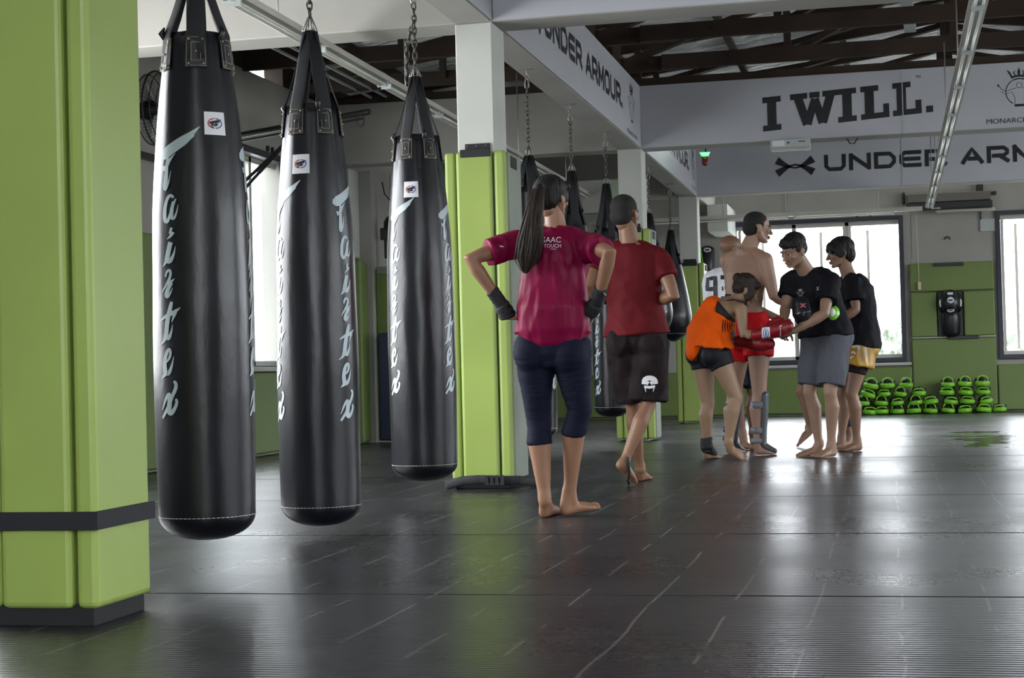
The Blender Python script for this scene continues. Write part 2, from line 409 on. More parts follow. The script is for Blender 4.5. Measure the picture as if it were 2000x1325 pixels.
# ================================================================ THE SETTING
LX, RX, NY, FY = -5.33, 6.2, -3.7, 22.05        # inner faces of left, right, rear and far wall
HB, HT = 2.70, 3.28                             # beams: underside and top
def struct(name, bm, m, smooth=False): return obj(name, bm, m, None, smooth, 'structure')
# floor: one slab of mats, separated by thin black gaps
bm = bmesh.new()
seams = [NY - .3, -2.2, -.4, 1.3, 3.08, 4.88, 6.68, 8.57, 10.39, 12.0, 13.5, 15.3, 17.1, 18.9, 20.7, FY + .2]
for a, b in zip(seams, seams[1:]):
    box(bm, (LX - .3, a + .006, -.05), (RX + .3, b - .006, 0), .004, 1)
struct('floor', bm, 'floor')
bm = bmesh.new(); box(bm, (LX - .3, NY - .3, -.3), (RX + .3, FY + .3, -.05)); struct('floor_subfloor', bm, 'plastic_black')

def wall_with_holes(name, axis, at, thick, lo, hi, z0, z1, holes, m='plaster'):
    """axis 'x': wall lies at x = at and runs in y; holes = (a, b, z0, z1)"""
    bm = bmesh.new(); cuts = sorted({lo, hi, *[h[0] for h in holes], *[h[1] for h in holes]})
    for a, b in zip(cuts, cuts[1:]):
        hs = sorted([(h[2], h[3]) for h in holes if h[0] <= a + 1e-6 and h[1] >= b - 1e-6]); z = z0; segs = []
        for q in hs: segs.append((z, q[0])); z = q[1]
        segs.append((z, z1))
        for p, q in segs:
            if q - p < 1e-4: continue
            if axis == 'x': box(bm, (min(at, at + thick), a, p), (max(at, at + thick), b, q))
            else: box(bm, (a, min(at, at + thick), p), (b, max(at, at + thick), q))
    return struct(name, bm, m)
wall_with_holes('wall_left', 'x', LX, -.2, NY - .2, FY + .2, 0, 3.32, [(5.0, 9.4, .75, 2.6), (12.35, 14.2, .77, 2.6)])
wall_with_holes('wall_far', 'y', FY, .2, LX, RX, 0, 3.4, [(-1.95, .14, .72, 2.5), (1.39, 3.6, .72, 2.5)])
wall_with_holes('wall_right', 'x', RX, .2, NY - .2, FY + .2, 0, 3.32, [(1.3, 7.6, .9, 2.8), (9.4, 18.6, .9, 2.8)])
wall_with_holes('wall_rear', 'y', NY, -.2, LX, RX, 0, 3.4, [(-2.6, 2.2, 1.0, 3.0)])
# concrete columns and beams
CY = [(4.25, 4.50), (9.35, 9.66), (15.24, 15.52), (19.75, 20.02)]
cx0, cx1 = -2.42, -2.20
for y0, y1 in CY + [(-1.6, -1.3)]:
    bm = bmesh.new(); box(bm, (cx0, y0, 0), (cx1, y1, HB), .006, 1); struct('concrete_column', bm, 'plaster_cool')
for y0, y1 in CY[1:]:                              # cross beams
    bm = bmesh.new(); box(bm, (LX, y0, HB), (RX, y1, HT), .008, 1); struct('cross_beam', bm, 'plaster')
ys = [(NY, 4.25), (4.25, 9.35), (9.66, 15.24), (15.52, 19.75), (20.02, FY)]
for a, b in ys:
    bm = bmesh.new(); box(bm, (cx0, a, HB), (cx1, b, HT), .008, 1); struct('long_beam', bm, 'plaster')
# a second row of columns against the left wall and one by the right wall
for y0, y1 in ((9.35, 9.66), (15.5, 15.8)):
    bm = bmesh.new(); box(bm, (LX, y0, 0), (-5.12, y1, HB), .006, 1); struct('wall_column', bm, 'plaster_cool')
bm = bmesh.new(); box(bm, (LX, 15.8, 0), (-5.0, 16.1, 2.7)); box(bm, (-5.0, 17.6, 2.35), (-2.5, 17.8, 2.7)); struct('trim_1', bm, 'plaster')
bm = bmesh.new(); box(bm, (-2.2, 20.9, 2.36), (-1.95, FY, 2.7)); struct('trim_2', bm, 'plaster_cool')
# plaster panels above the far window, with thin joints
bm = bmesh.new(); box(bm, (-1.3, FY - .012, 2.56), (-1.292, FY, 3.3)); box(bm, (.3, FY - .012, 2.0), (.304, FY, 2.56)); struct('trim_3', bm, 'plastic_grey')

# roof: trusses across the room, purlins, crinkled foil over them
ridge_x, ridge_z, eave_z = .6, 4.2, 3.47
def roof_z(x): return eave_z + (ridge_z - eave_z) * (1 - abs(x - ridge_x) / (ridge_x - (LX - .3))) if x < ridge_x else ridge_z - (ridge_z - eave_z) * (x - ridge_x) / (RX + .3 - ridge_x)
bm = bmesh.new()
rnd = random.Random(3)
nx, ny = 60, 120
for (xa, xb) in ((LX - .35, ridge_x), (ridge_x, RX + .35)):
    g = [[bm.verts.new((xa + (xb - xa) * i / nx, NY + (FY - NY) * j / ny, roof_z(xa + (xb - xa) * i / nx) + .04 + .035 * noise.noise(V((i * .45, j * .6, 0))))) for j in range(ny + 1)] for i in range(nx + 1)]
    for i in range(nx):
        for j in range(ny):
            f = bm.faces.new((g[i][j], g[i + 1][j], g[i + 1][j + 1], g[i][j + 1])); f.smooth = True
    g2 = [[bm.verts.new(v.co + V((0, 0, .06))) for v in r] for r in g]
    for i in range(nx):
        for j in range(ny): bm.faces.new((g2[i][j], g2[i + 1][j], g2[i + 1][j + 1], g2[i][j + 1]))
struct('ceiling', bm, 'foil')
ty = [22.0 - .0, 20.6, 18.6, 17.25, 15.95, 14.65, 13.35, 12.05, 10.75, 9.5, 8.15, 6.85, 5.5, 4.2]
for k, y in enumerate(ty[1:]):
    bm = bmesh.new(); zc = HT + .02; wd = .05; hh = .13
    box(bm, (LX, y - wd / 2, zc), (-1.6, y + wd / 2, zc + hh)); box(bm, (-1.9, y - wd / 2 - .05, zc), (RX, y + wd / 2 - .05, zc + hh))
    for x0, x1 in ((LX, ridge_x), (RX, ridge_x)):
        bar(bm, (x0, y, roof_z(x0) - .08), (x1, y, roof_z(x1) - .08), .05, .09)
    xs = [-3.9, -2.3, -.8, .6, 2.2, 3.7, 5.2] if y < 15.3 else [-2.3, .6, 3.7]
    for i, x in enumerate(xs):
        bar(bm, (x, y - .05, zc + .06), (x, y - .05, roof_z(x) - .1), .06, .05, up=V((0, 1, 0)))
        if i + 1 < len(xs): 
            a, b = (x, xs[i + 1]) if x >= .6 else (xs[i + 1], x)
            bar(bm, (a, y + .05, roof_z(a) - .15), (b, y + .05, zc + .08), .05, .10, up=V((0, 1, 0)))
    # bolt plates
    for x in (-2.0, -1.75, -1.3): tube(bm, [(x, y - .09, zc + .07), (x, y - .02, zc + .07)], .018, n=8, cap=False)
    struct('roof_truss', bm, 'wood')
for k, x in enumerate((-4.6, -3.6, -2.6, -1.5, -.4, 1.6, 2.7, 3.8, 4.9)):
    bm = bmesh.new(); z = roof_z(x) - .01; box(bm, (x - .03, NY, z - .03), (x + .03, FY, z + .03)); struct('purlin', bm, 'wood2' if k % 3 == 2 else 'wood')
for y0, y1 in CY[1:]:
    bm = bmesh.new(); box(bm, (LX, y0 + .02, HT), (RX, y0 + .14, HT + .07)); struct('wall_plate', bm, 'wood')
for a, b in ((9.66, 13.5), (14.35, 15.24), (15.52, FY)):
    bm = bmesh.new(); box(bm, (LX - .2, a, 3.32), (LX - .02, b, 3.56)); struct('fascia', bm, 'wood')
bm = bmesh.new(); box(bm, (LX - .2, NY, 3.32), (LX - .02, 9.66, 3.44)); struct('fascia', bm, 'wood')
bm = bmesh.new()
for x in (-4.75, -4.6): tube(bm, [(x, 9.8, 3.31), (x, 15.1, 3.31)], .014, n=8)
struct('trim_4', bm, 'plastic_grey')
bm = bmesh.new()
for x in (.05,): bar(bm, (x, 9.7, 3.66), (x + .2, 15.2, 3.62), .1, .05)
struct('trim_5', bm, 'plastic_grey')

# ---------------------------------------------------------------- windows
def window(name, axis, at, a, b, z0, z1, inward, sashes):
    """dark outer frame proud of the wall, glass panes, sashes standing open outside"""
    def P(u, d, z): return (at + d * inward, u, z) if axis == 'x' else (u, at + d * inward, z)
    def bx(bm, u0, u1, d0, d1, z0_, z1_, bev=.004):
        p, q = P(u0, d0, z0_), P(u1, d1, z1_); box(bm, [min(p[i], q[i]) for i in range(3)], [max(p[i], q[i]) for i in range(3)], bev, 1)
    bm = bmesh.new(); t = .055
    for u0, u1, q0, q1 in ((a - t, a + .005, z0 - t, z1 + t), (b - .005, b + t, z0 - t, z1 + t), (a, b, z0 - t, z0 + .005), (a, b, z1 - .005, z1 + t)): bx(bm, u0, u1, -.02, .05, q0, q1)
    f = obj(name, bm, 'frame_dark', kind='structure')
    bm = bmesh.new()
    for u in (a + .35, b - .35, a + .75 * (b - a)): bx(bm, u - .012, u + .012, .04, .07, z1 + t, z1 + t + .05)
    obj('frame_bracket', bm, 'iron', f)
    bm = bmesh.new()
    for u in sashes: bx(bm, u - .028, u + .028, -.12, -.06, z0, z1)
    bx(bm, a, b, -.12, -.06, z1 - .05, z1); bx(bm, a, b, -.12, -.06, z0, z0 + .05)
    obj('mullion', bm, 'frame_alu', f)
    edges = [a] + list(sashes) + [b]
    for i, (u0, u1) in enumerate(zip(edges, edges[1:])):
        u0 += .035; u1 -= .035
        ang = radians(68 if i % 2 == 0 else 58); hinge = u0 if i % 2 == 0 else u1; sg = 1 if i % 2 == 0 else -1; wd = (u1 - u0)
        bm = bmesh.new()
        def Q(s, z, d=0): return V(P(hinge + sg * s * cos(ang), -.13 - s * sin(ang) - d, z))
        zz0, zz1 = z0 + .06, z1 - .06
        for A, B in ((Q(0, zz0), Q(0, zz1)), (Q(wd, zz0), Q(wd, zz1)), (Q(0, zz0), Q(wd, zz0)), (Q(0, zz1), Q(wd, zz1))): bar(bm, A, B, .035, .03)
        sash = obj('sash', bm, 'frame_alu', f)
        bm = bmesh.new(); bm.faces.new([bm.verts.new(p) for p in (Q(0, zz0), Q(wd, zz0), Q(wd, zz1), Q(0, zz1))]); obj('pane', bm, 'glass', sash)
    return f
window('window_1', 'y', FY, -1.95, .14, .72, 2.5, -1, (-1.2, -.52))
window('window_2', 'y', FY, 1.39, 3.6, .72, 2.5, -1, (2.0, 2.6, 3.1))
window('window_3', 'x', LX, 12.35, 14.2, .77, 2.6, 1, (12.9, 13.6))
# cream sill strips beside the windows
bm = bmesh.new(); box(bm, (-2.05, FY - .09, .62), (.25, FY, .655), .004, 1); struct('trim_6', bm, 'plaster_cool')

# ---------------------------------------------------------------- padding on the walls (loose hung panels)
def pad(bm, a, b, bev=.018): box(bm, a, b, bev, 3)
def wall_pad(label, a, b, m='pad_far', group=None):
    bm = bmesh.new(); pad(bm, a, b); return tag(obj('wall_pad', bm, m, smooth=False), label, 'wall pad', group)
d = .07
for i, (x0, x1, z0, z1, lb) in enumerate(((-3.4, -2.05, .02, .60, 'green wall pad low on far wall behind the bag row, left of the bare feet'),
        (-2.045, -.97, .02, .60, 'green wall pad under the far window, behind the red shorts'),
        (-.965, .255, .02, .60, 'green wall pad under the far window, ending behind the mitt pile'),
        (.26, 1.30, .02, .95, 'large square green wall pad directly above the mitt pile'),
        (.26, .585, .975, 1.545, 'narrow green wall pad left of the black wall target'),
        (.915, 1.30, .975, 1.545, 'green wall pad right of the black wall target'),
        (.26, 1.30, 1.555, 1.92, 'wide green wall pad along the top, above the black wall target'),
        (1.31, 2.6, .02, .60, 'green wall pad at the right edge, under the second far window'),
        (-4.75, -3.41, .02, .60, 'green wall pad at the far left end of the far wall'))):
    wall_pad(lb, (x0, FY - d - .01, z0), (x1, FY - .012, z1))
wall_pad('green pad low on the left wall under its window', (LX + .01, 12.3, .02), (LX + d, 14.35, .72))
wall_pad('green pad low on the left wall, seen left of the first bag', (LX + .01, 10.0, .02), (LX + d, 12.28, 1.75))
bm = bmesh.new(); box(bm, (LX + .005, 12.3, .725), (LX + .12, 14.35, .76), .003, 1); struct('trim_7', bm, 'plaster_cool')

# column padding: front, left and right panels with strap and velcro flaps
def column_padding(label, y0, y1, z0, z1, strap=None, grey_side=False, flap=True, foot=False):  # foot: add the dark block that stands in for shaded floor
    t = thing('column_padding', label, 'column pad', (cx0 + .11, y0, 0))
    e = .055
    bm = bmesh.new(); pad(bm, (cx0 + .0, y0 - e - .01, z0), (cx1 - .005, y0 - .004, z1)); obj('front_panel', bm, 'pad_green', t)
    bm = bmesh.new(); pad(bm, (cx1 + .004, y0 - e - .004, z0), (cx1 + e + .015, y1 + .03, z1)); obj('side_panel', bm, 'pad_green', t)
    bm = bmesh.new(); pad(bm, (cx0 - e - .015, y0 - e, z0), (cx0 - .004, y1 + .03, z1)); obj('side_panel', bm, 'pad_green', t)
    if grey_side:
        bm = bmesh.new(); box(bm, (cx1 + e + .012, y0 + .0, z0 + .004), (cx1 + e + .022, y1 + .026, z1 - .004), .003, 1)
        obj('side_cover', bm, 'pad_grey', t)['label'] = 'grey canvas backing of the side panel'
    if flap:
        bm = bmesh.new(); box(bm, (cx0 + .03, y0 - e - .018, z1 - .035), (cx1 - .01, y0 - e - .008, z1 + .01), .003, 1)
        box(bm, (cx0 + .045, y0 - .012, z1 + .0), (cx1 - .025, y0 - .002, z1 + .05), .003, 1)
        fl = obj('velcro_flap', bm, 'strap_black', t)
        bm = bmesh.new(); box(bm, (cx1 + e + .01, y0 + .06, z1 - .09), (cx1 + e + .025, y0 + .22, z1 - .02), .002, 1); obj('velcro_flap', bm, 'strap_black', t)
        bm = bmesh.new()
        for k in range(3): ell(bm, (cx0 + .06 + k * .055, y0 - .014, z1 + .036), .004, n=8)
        obj('screw', bm, 'steel', fl)
    if foot:
        bm = bmesh.new(); box(bm, (cx0 - .05, y0 - .045, .0), (cx1 + .05, y1 + .02, z0 + .01), .003, 1); obj('floor_shade_block', bm, 'floor_shade', t)  # added dark block: stands in for shaded floor under the panels
    if strap:
        bm = bmesh.new(); x0, x1, ya, yb, q = cx0 - e - .022, cx1 + e + .022, y0 - e - .022, y1 + .04, .004
        for a_, b_ in (((x0, ya - q, 0), (x1, ya + q, 0)), ((x1 - q, ya, 0), (x1 + q, yb, 0)), ((x0 - q, ya, 0), (x0 + q, yb, 0))):
            box(bm, (a_[0], a_[1], strap), (b_[0], b_[1], strap + .05), .001, 1)
        obj('strap', bm, 'strap_black', t)
    return t
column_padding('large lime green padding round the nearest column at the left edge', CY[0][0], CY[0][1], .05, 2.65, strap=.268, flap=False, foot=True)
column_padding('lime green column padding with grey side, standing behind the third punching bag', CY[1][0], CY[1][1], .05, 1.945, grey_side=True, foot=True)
column_padding('lime green column padding whose foot shows behind the walking man in maroon', CY[2][0], CY[2][1], .02, 1.955, grey_side=True)
column_padding('lime green column padding between teardrop bags and orange top woman', CY[3][0], CY[3][1], .02, 1.90)
# black strap lying slack round the foot of the second column
t = thing('slack_strap', 'black webbing strap with plastic buckle slack at the foot of the column', 'strap', (-2.3, 9.2, 0))
bm = bmesh.new()
pts = [(-2.56, 9.42, .02), (-2.50, 9.24, .03), (-2.40, 9.215, .055), (-2.30, 9.205, .06), (-2.18, 9.21, .055), (-2.08, 9.25, .05), (-2.04, 9.42, .03), (-1.99, 9.5, .015)]
for a, b in zip(pts, pts[1:]): tube(bm, [a, b], [(.026, .009), (.026, .009)], side=V((0, 0, 1)), n=10)
obj('webbing', bm, 'strap_black', t)
bm = bmesh.new(); 
for k in range(4): box(bm, (-2.27 + k * .03, 9.185, .025), (-2.25 + k * .03, 9.2, .085), .003, 1)
box(bm, (-2.27, 9.187, .03), (-2.16, 9.197, .04), .002, 1); box(bm, (-2.27, 9.187, .07), (-2.16, 9.197, .08), .002, 1)
obj('buckle', bm, 'plastic_black', t)
# left wall column padding, navy mat
t = thing('wall_column_padding', 'dull green padding round the column at the back left wall', 'column pad', (-5.0, 15.6, 0))
bm = bmesh.new(); pad(bm, (-5.12, 15.42, .02), (-5.0, 15.49, 1.80)); pad(bm, (-5.115, 15.5, .02), (-5.05, 15.9, 1.78)); obj('side_panel', bm, 'pad_far', t)
bm = bmesh.new(); pad(bm, (-5.0, 15.9, .02), (-4.72, 15.98, 1.73)); obj('front_panel', bm, 'pad_far', t)
bm = bmesh.new(); box(bm, (-5.09, 15.41, 1.8), (-5.02, 15.47, 1.82)); box(bm, (-4.98, 15.89, 1.68), (-4.75, 15.9, 1.75)); obj('velcro_flap', bm, 'pad_grey', t)
bm = bmesh.new(); pad(bm, (-4.93, 15.70, .02), (-4.6, 15.78, 1.08)); tag(obj('folding_mat', bm, 'pad_navy'), 'navy blue mat leaning upright behind the third punching bag', 'mat')
# ================================================================ BANNERS AND LETTERING ON THE BEAMS
def banner(label, o, u, length, height, draw):
    """thin vinyl sheet on a beam face: o = lower left corner, u = reading direction"""
    o, u = V(o), V(u); n = u.cross(V((0, 0, 1)))
    t = thing('banner', label, 'banner', o)
    bm = bmesh.new(); 
    a, b = o, o + u * length + V((0, 0, height)) + n * .004
    box(bm, [min(a[i], b[i]) for i in range(3)], [max(a[i], b[i]) for i in range(3)], .001, 1)
    s = obj('banner_sheet', bm, 'banner', t)
    bm = bmesh.new(); draw(bm, plane_map(o + n * .005, u, (0, 0, 1)))
    obj('lettering', bm, 'black_print', s, recalc=False)
    return t
def ua_line(bm, f, off, z=.205, h=.195, pitch=.285, cr=True):
    ua_mark(bm, lambda a, b, s: f(off + a, z - .05 + b, s), .42, .26)
    block_text(bm, 'UNDER ARMOUR.', lambda a, b, s: f(off + .545 + a, z + b, s), pitch, h)
    if cr: 
        crest(bm, lambda a, b, s: f(off + 4.12 + a, .04 + b, s), .5)
        add_text(bm, 'MONARCHY MMA', .06, lambda a, b, s: f(off + 4.37 + a, .03 + b, s), 1.2)
def iwill(bm, f):
    sl = .058; s = .31
    slab_text(bm, lambda a, b, q: f(3.32 - 2.2 + a * .305 + 0 + b * .0, .085 + (b * s * (1 - .06 * a / 5)) + a * .305 * sl * 1.05, q))
    add_text(bm, 'TM', .035, lambda a, b, q: f(1.12 + 1.37, .475 + b, q) if 0 else f(2.5 + a, .485 + b, q))
    crest(bm, lambda a, b, q: f(3.12 + a, .07 + b, q), .48)
    add_text(bm, 'MONARCHY MMA', .062, lambda a, b, q: f(3.36 + a, .04 + b, q), 1.15)
bl = 4.0
# banner origin x = -2.2 on the cross beams (letters measured from there)
banner('grey banner reading I WILL across the middle beam', (-2.195, 15.236, HB + .004), (1, 0, 0), 6.0, HT - HB - .008, iwill)
banner('grey banner with black lettering across the farthest cross beam', (-2.195, 19.746, HB + .004), (1, 0, 0), 7.0, HT - HB - .008, lambda bm, f: ua_line(bm, f, .95))
banner('grey banner with black lettering along the beam above the woman in maroon', (-2.196, 9.68, HB + .004), (0, 1, 0), 5.54, HT - HB - .008, lambda bm, f: ua_line(bm, f, .62))
banner('short lettered banner along the far long beam beside the green lamp', (-2.196, 15.54, HB + .004), (0, 1, 0), 4.19, HT - HB - .008,
       lambda bm, f: ua_line(bm, (lambda a, b, s: f(a * .86, b, s)), .1))
bm = bmesh.new(); box(bm, (-2.19, 9.342, HB + .004), (3.4, 9.347, HT - .004), .001, 1); tag(obj('banner', bm, 'banner'), 'plain pale banner across the nearest cross beam, top of picture', 'banner')
bm = bmesh.new(); box(bm, (-2.197, 4.6, HB + .004), (-2.192, 9.33, HT - .004), .001, 1); tag(obj('banner', bm, 'banner'), 'plain shaded banner on the nearest long beam, top of picture', 'banner')
# banner seams
bm = bmesh.new()
for x in (.16,):
    box(bm, (x, 15.228, HB + .004), (x + .008, 15.233, HT - .004)); box(bm, (x + .02, 19.736, HB + .004), (x + .028, 19.742, HT - .004))
struct('trim_8', bm, 'plastic_grey')

# ================================================================ LIGHT TRUNKING
def trunking(label, a, b, along, drops, group=None):
    """long white fluorescent trunking with bare tubes underneath, on thin drop rods"""
    a, b = V(a), V(b); t = thing('light_trunking', label, 'ceiling light', a)
    ax = (b - a).normalized(); sd = ax.cross(V((0, 0, 1)))
    bm = bmesh.new()
    bar(bm, a, b, .05, .05); bar(bm, a + sd * .035 + V((0, 0, -.02)), b + sd * .035 + V((0, 0, -.02)), .03, .01); bar(bm, a - sd * .035 + V((0, 0, -.02)), b - sd * .035 + V((0, 0, -.02)), .03, .01)
    obj('rail', bm, 'trunk', t)
    n = int((b - a).length / 1.28)
    for i in range(n):
        p = a + ax * (i * 1.28 + .06); q = p + ax * 1.16
        for s in (-1, 1):
            bm = bmesh.new(); tube(bm, [p + sd * .019 * s + V((0, 0, -.042)), q + sd * .019 * s + V((0, 0, -.042))], .011, n=10); obj('fluorescent_tube', bm, 'tube', t)
        for e in (p - ax * .03, q + ax * .0):
            bm = bmesh.new(); bar(bm, e + V((0, 0, -.04)), e + ax * .02 + V((0, 0, -.04)), .066, .03); obj('tube_holder', bm, 'plastic_grey', t)
    for dd, zt in drops:
        p = a + ax * dd; bm = bmesh.new(); tube(bm, [p, V((p.x, p.y, zt))], .005, n=6); obj('drop_rod', bm, 'steel', t)
    return t
trunking('long fluorescent trunking running down the left aisle behind the bags', (-3.15, 5.2, 2.60), (-3.15, 20.6, 2.55), 'y', [(k, 3.3) for k in (1.6, 3.2, 5.6, 7.2, 9.1, 11.3, 13.6)])
trunking('fluorescent trunking running away overhead at the right of the room', (.50, 6.5, 2.57), (.50, 20.75, 2.55), 'y', [(k, 3.3) for k in (1.5, 5.2, 7.7, 9.8, 11.2, 12.8)])
trunking('fluorescent trunking crossing the room above the far windows', (-5.0, 20.9, 2.53), (.42, 20.9, 2.53), 'x', [(k, 3.3) for k in (.8, 3.0, 4.9)])

# ================================================================ PUNCHING BAGS
K = .000405                                                        # metres per drawing unit
FA = {'F': [[(75, 250, 40), (110, 255, 95), (150, 240, 105), (200, 212, 95), (260, 178, 92), (330, 140, 84), (390, 92, 44), (465, 28, 3)], [(350, 135, 50), (385, 122, 26), (416, 106, 3)],
            [(175, 285, 34), (162, 330, 28), (160, 400, 40), (155, 480, 46), (148, 530, 42), (146, 558, 24)], [(148, 560, 26), (172, 532, 20), (190, 480, 14), (206, 398, 3)], [(165, 350, 34), (195, 300, 26), (246, 250, 3)], [(115, 375, 48), (150, 365, 36)]],
      'a': [[(235, 628, 20), (212, 603, 26), (178, 620, 30), (152, 690, 36), (145, 760, 38), (150, 820, 38), (178, 828, 30), (206, 765, 26), (232, 690, 26), (256, 638, 12)], [(236, 660, 26), (216, 740, 36), (216, 795, 36), (240, 806, 26), (264, 755, 14), (278, 688, 3)]],
      'i': [[(196, 900, 52), (218, 908, 54)], [(226, 915, 42), (208, 950, 24), (168, 974, 4)], [(202, 1000, 44), (182, 1070, 46), (166, 1140, 50), (150, 1170, 30), (120, 1202, 5)], [(166, 1145, 50), (196, 1165, 46), (232, 1110, 22), (249, 1038, 3)]],
      'r': [[(150, 1290, 16), (160, 1250, 22), (185, 1232, 24), (204, 1250, 26), (196, 1300, 26), (160, 1355, 26), (112, 1418, 6)], [(160, 1352, 20), (205, 1335, 26), (238, 1310, 6)], [(212, 1340, 30), (178, 1390, 38), (155, 1440, 42), (170, 1462, 32), (202, 1425, 16), (222, 1384, 3)]],
      't': [[(208, 1502, 26), (188, 1570, 44), (156, 1680, 44), (146, 1780, 48), (118, 1835, 26), (76, 1862, 5)], [(146, 1790, 50), (174, 1812, 40), (202, 1752, 20), (214, 1692, 3)], [(90, 1655, 12), (150, 1618, 30), (225, 1595, 38), (286, 1553, 5)], [(240, 1590, 36), (224, 1630, 22), (205, 1675, 4)]],
      'e': [[(140, 2010, 14), (180, 1975, 26), (192, 1915, 28), (170, 1895, 28), (138, 1945, 38), (122, 2030, 42), (135, 2100, 48), (110, 2125, 24), (86, 2140, 4)], [(135, 2100, 46), (170, 2100, 38), (200, 2035, 20), (219, 1956, 3)]],
      'x': [[(210, 2172, 20), (234, 2180, 28), (232, 2230, 32), (192, 2300, 32), (160, 2375, 32), (120, 2430, 28), (84, 2478, 22)], [(84, 2410, 6), (122, 2325, 26), (168, 2262, 34), (172, 2330, 46), (155, 2420, 52), (182, 2442, 42), (226, 2385, 28), (240, 2335, 26), (226, 2318, 20)]]}
FAIR = [s for ch in 'Fairtex' for s in FA[ch]]
def chain_links(bm, a, b, link=.042, r=.0045, wd=.011):
    a, b = V(a), V(b); L = (b - a).length; n = max(1, round(L / (link * .74))); ax = (b - a) / n
    for i in range(n):
        c = a + ax * (i + .5); t = ax.normalized(); s = V((1, 0, 0)) if i % 2 else V((0, 1, 0)); s = (s - t * s.dot(t)).normalized()
        h = ax.length * .68
        pts = []
        for k in range(12):
            q = 2 * pi * k / 12; pts.append(c + s * wd * cos(q) + t * (h * (1 if sin(q) > 0 else -1) * abs(sin(q)) ** .8))
        tube(bm, pts, r, side=t.cross(s), n=6, closed=True)
def bag_profile(kind, zt, zb, R):
    H = zt - zb; P = []
    if kind == 'banana':
        for k in range(11): q = pi / 2 * k / 10; P.append((.02 + (R * .97 - .02) * sin(q), zb + .085 * (1 - cos(q))))
        for k in range(1, 40):
            t = k / 39; z = zb + .085 + (H - .085) * t
            if t < .6: r = R * (.97 + .03 * sin(pi * t / .6))
            else: r = R * (.97 - (.36 * ((t - .6) / .4) ** 1.5))
            P.append((r, z))
    else:
        for k in range(40):
            t = k / 39; q = t
            if q < .30: r = R * sqrt(max(.01, 1 - (1 - q / .30) ** 2))
            else: r = R * (1 - .60 * ((q - .30) / .70) ** 1.25)
            P.append((max(.02, r), zb + H * t))
    return P
def bag(label, y, zb, zt, R, zring, phase, kind='banana', columns=None, patch=True, x=-2.335, simple=False, group='black punching bags hung in one row', hang=HB, txt=1.0, ztxt=None):
    phase = math.atan2(-y, -x) + radians(phase)
    t = thing('punching_bag', label, 'punching bag', (x, y, zb), group)
    prof = bag_profile(kind, zt, zb, R)
    def rad(z):
        for (r0, z0), (r1, z1) in zip(prof, prof[1:]):
            if z0 <= z <= z1 and z1 > z0: return r0 + (r1 - r0) * (z - z0) / (z1 - z0)
        return prof[-1][0]
    def mod(th, z):
        q = max(0, (z - (zt - .62)) / .62)
        dent = .012 * noise.noise(V((cos(th) * 2.2 + y, sin(th) * 2.2, z * 3.5)))
        fold = .075 * q * q * (abs(cos(3 * (th - phase))) ** .6 - .62) + .02 * q * sin(9 * th + 4 * z) * q
        return 1 + fold + dent
    bm = bmesh.new(); n = 96
    lathe(bm, prof + [(prof[-1][0] * .93, zt), (prof[-1][0] * .90, zt - .03)], (x, y), n=n, mod=mod)
    body = obj('bag_body', bm, 'leather', t)
    bvm = bmesh.new(); lathe(bvm, prof, (x, y), n=n, mod=mod); bv = BVHTree.FromBMesh(bvm); bvm.free()
    def onsurf(th, z, lift):
        d_ = V((cos(th), sin(th), 0)); h = bv.ray_cast(V((x, y, z)) + d_ * .6, -d_, 1)
        return (h[0] if h[0] is not None else V((x, y, z)) + d_ * rad(z)) + d_ * lift
    # seam line near the foot, stitched
    bm = bmesh.new(); zs = zb + .085
    for k in range(64):
        a0 = 2 * pi * k / 64; bar(bm, onsurf(a0, zs, .001), onsurf(a0 + 2 * pi / 64 * .72, zs, .001), .0025, .002)
    obj('stitching', bm, 'stitch', body)
    camdir = math.atan2(-y, -x)                                  # direction from bag to the photographer's side
    if columns is None: columns = (-50, 55, 180)
    for dg in columns:
        th0 = camdir + radians(dg)
        zt0 = ztxt or (zt - .36)
        bm = bmesh.new()
        strokes(bm, FAIR, lambda a, b, s: onsurf(th0 + (a - 175) * K * 1.12 * txt / R, zt0 - b * K * txt, .0016 + s * .00025), step=12, nc=3 if not simple else 2)
        obj('lettering', bm, 'print_grey', body, recalc=False)
    if patch:
        th0 = camdir + radians(patch[0]); zc = patch[1]; hw, hh = .037, .040
        fm = lambda a, b, s: onsurf(th0 + a / (rad(zc)), zc + b, .002 + s * .0003)
        bm = bmesh.new(); strokes(bm, [[(-hw, 0, hh * 2), (hw, 0, hh * 2)]], lambda a, b, s: fm(a, b, 0), step=.01, nc=4, curve=False); lab = obj('brand_patch', bm, 'white_label', body, recalc=False); lab['label'] = 'white stitched label with an oval mark'
        bm = bmesh.new()
        for col_, a0, a1, mi in (('r', 95, 265, 0), ('b', -85, 85, 1)):
            strokes(bm, [[(.024 * cos(radians(a0 + (a1 - a0) * i / 14)), .017 * sin(radians(a0 + (a1 - a0) * i / 14)), .004) for i in range(15)]], lambda a, b, s: fm(a, b, 4), step=.004, nc=1, curve=False, mi=mi)
        sc_ = .000016
        strokes(bm, [[((p[0] - 180) * .00012 - .002 + kx, -(p[1] - py) * .00006, p[2] * .00009) for p in q] for ch, kx, py in (('F', -.006, 280), ('a', -.001, 715), ('i', .004, 1050), ('t', .009, 1680)) for q in FA[ch]], lambda a, b, s: fm(a, b, 6), step=.003, nc=1, mi=2)
        obj('oval_mark', bm, [mat_red, mat_blue, 'black_print'], lab, recalc=False)
    # four hanging straps, each with a riveted leather patch
    rt = prof[-1][0]
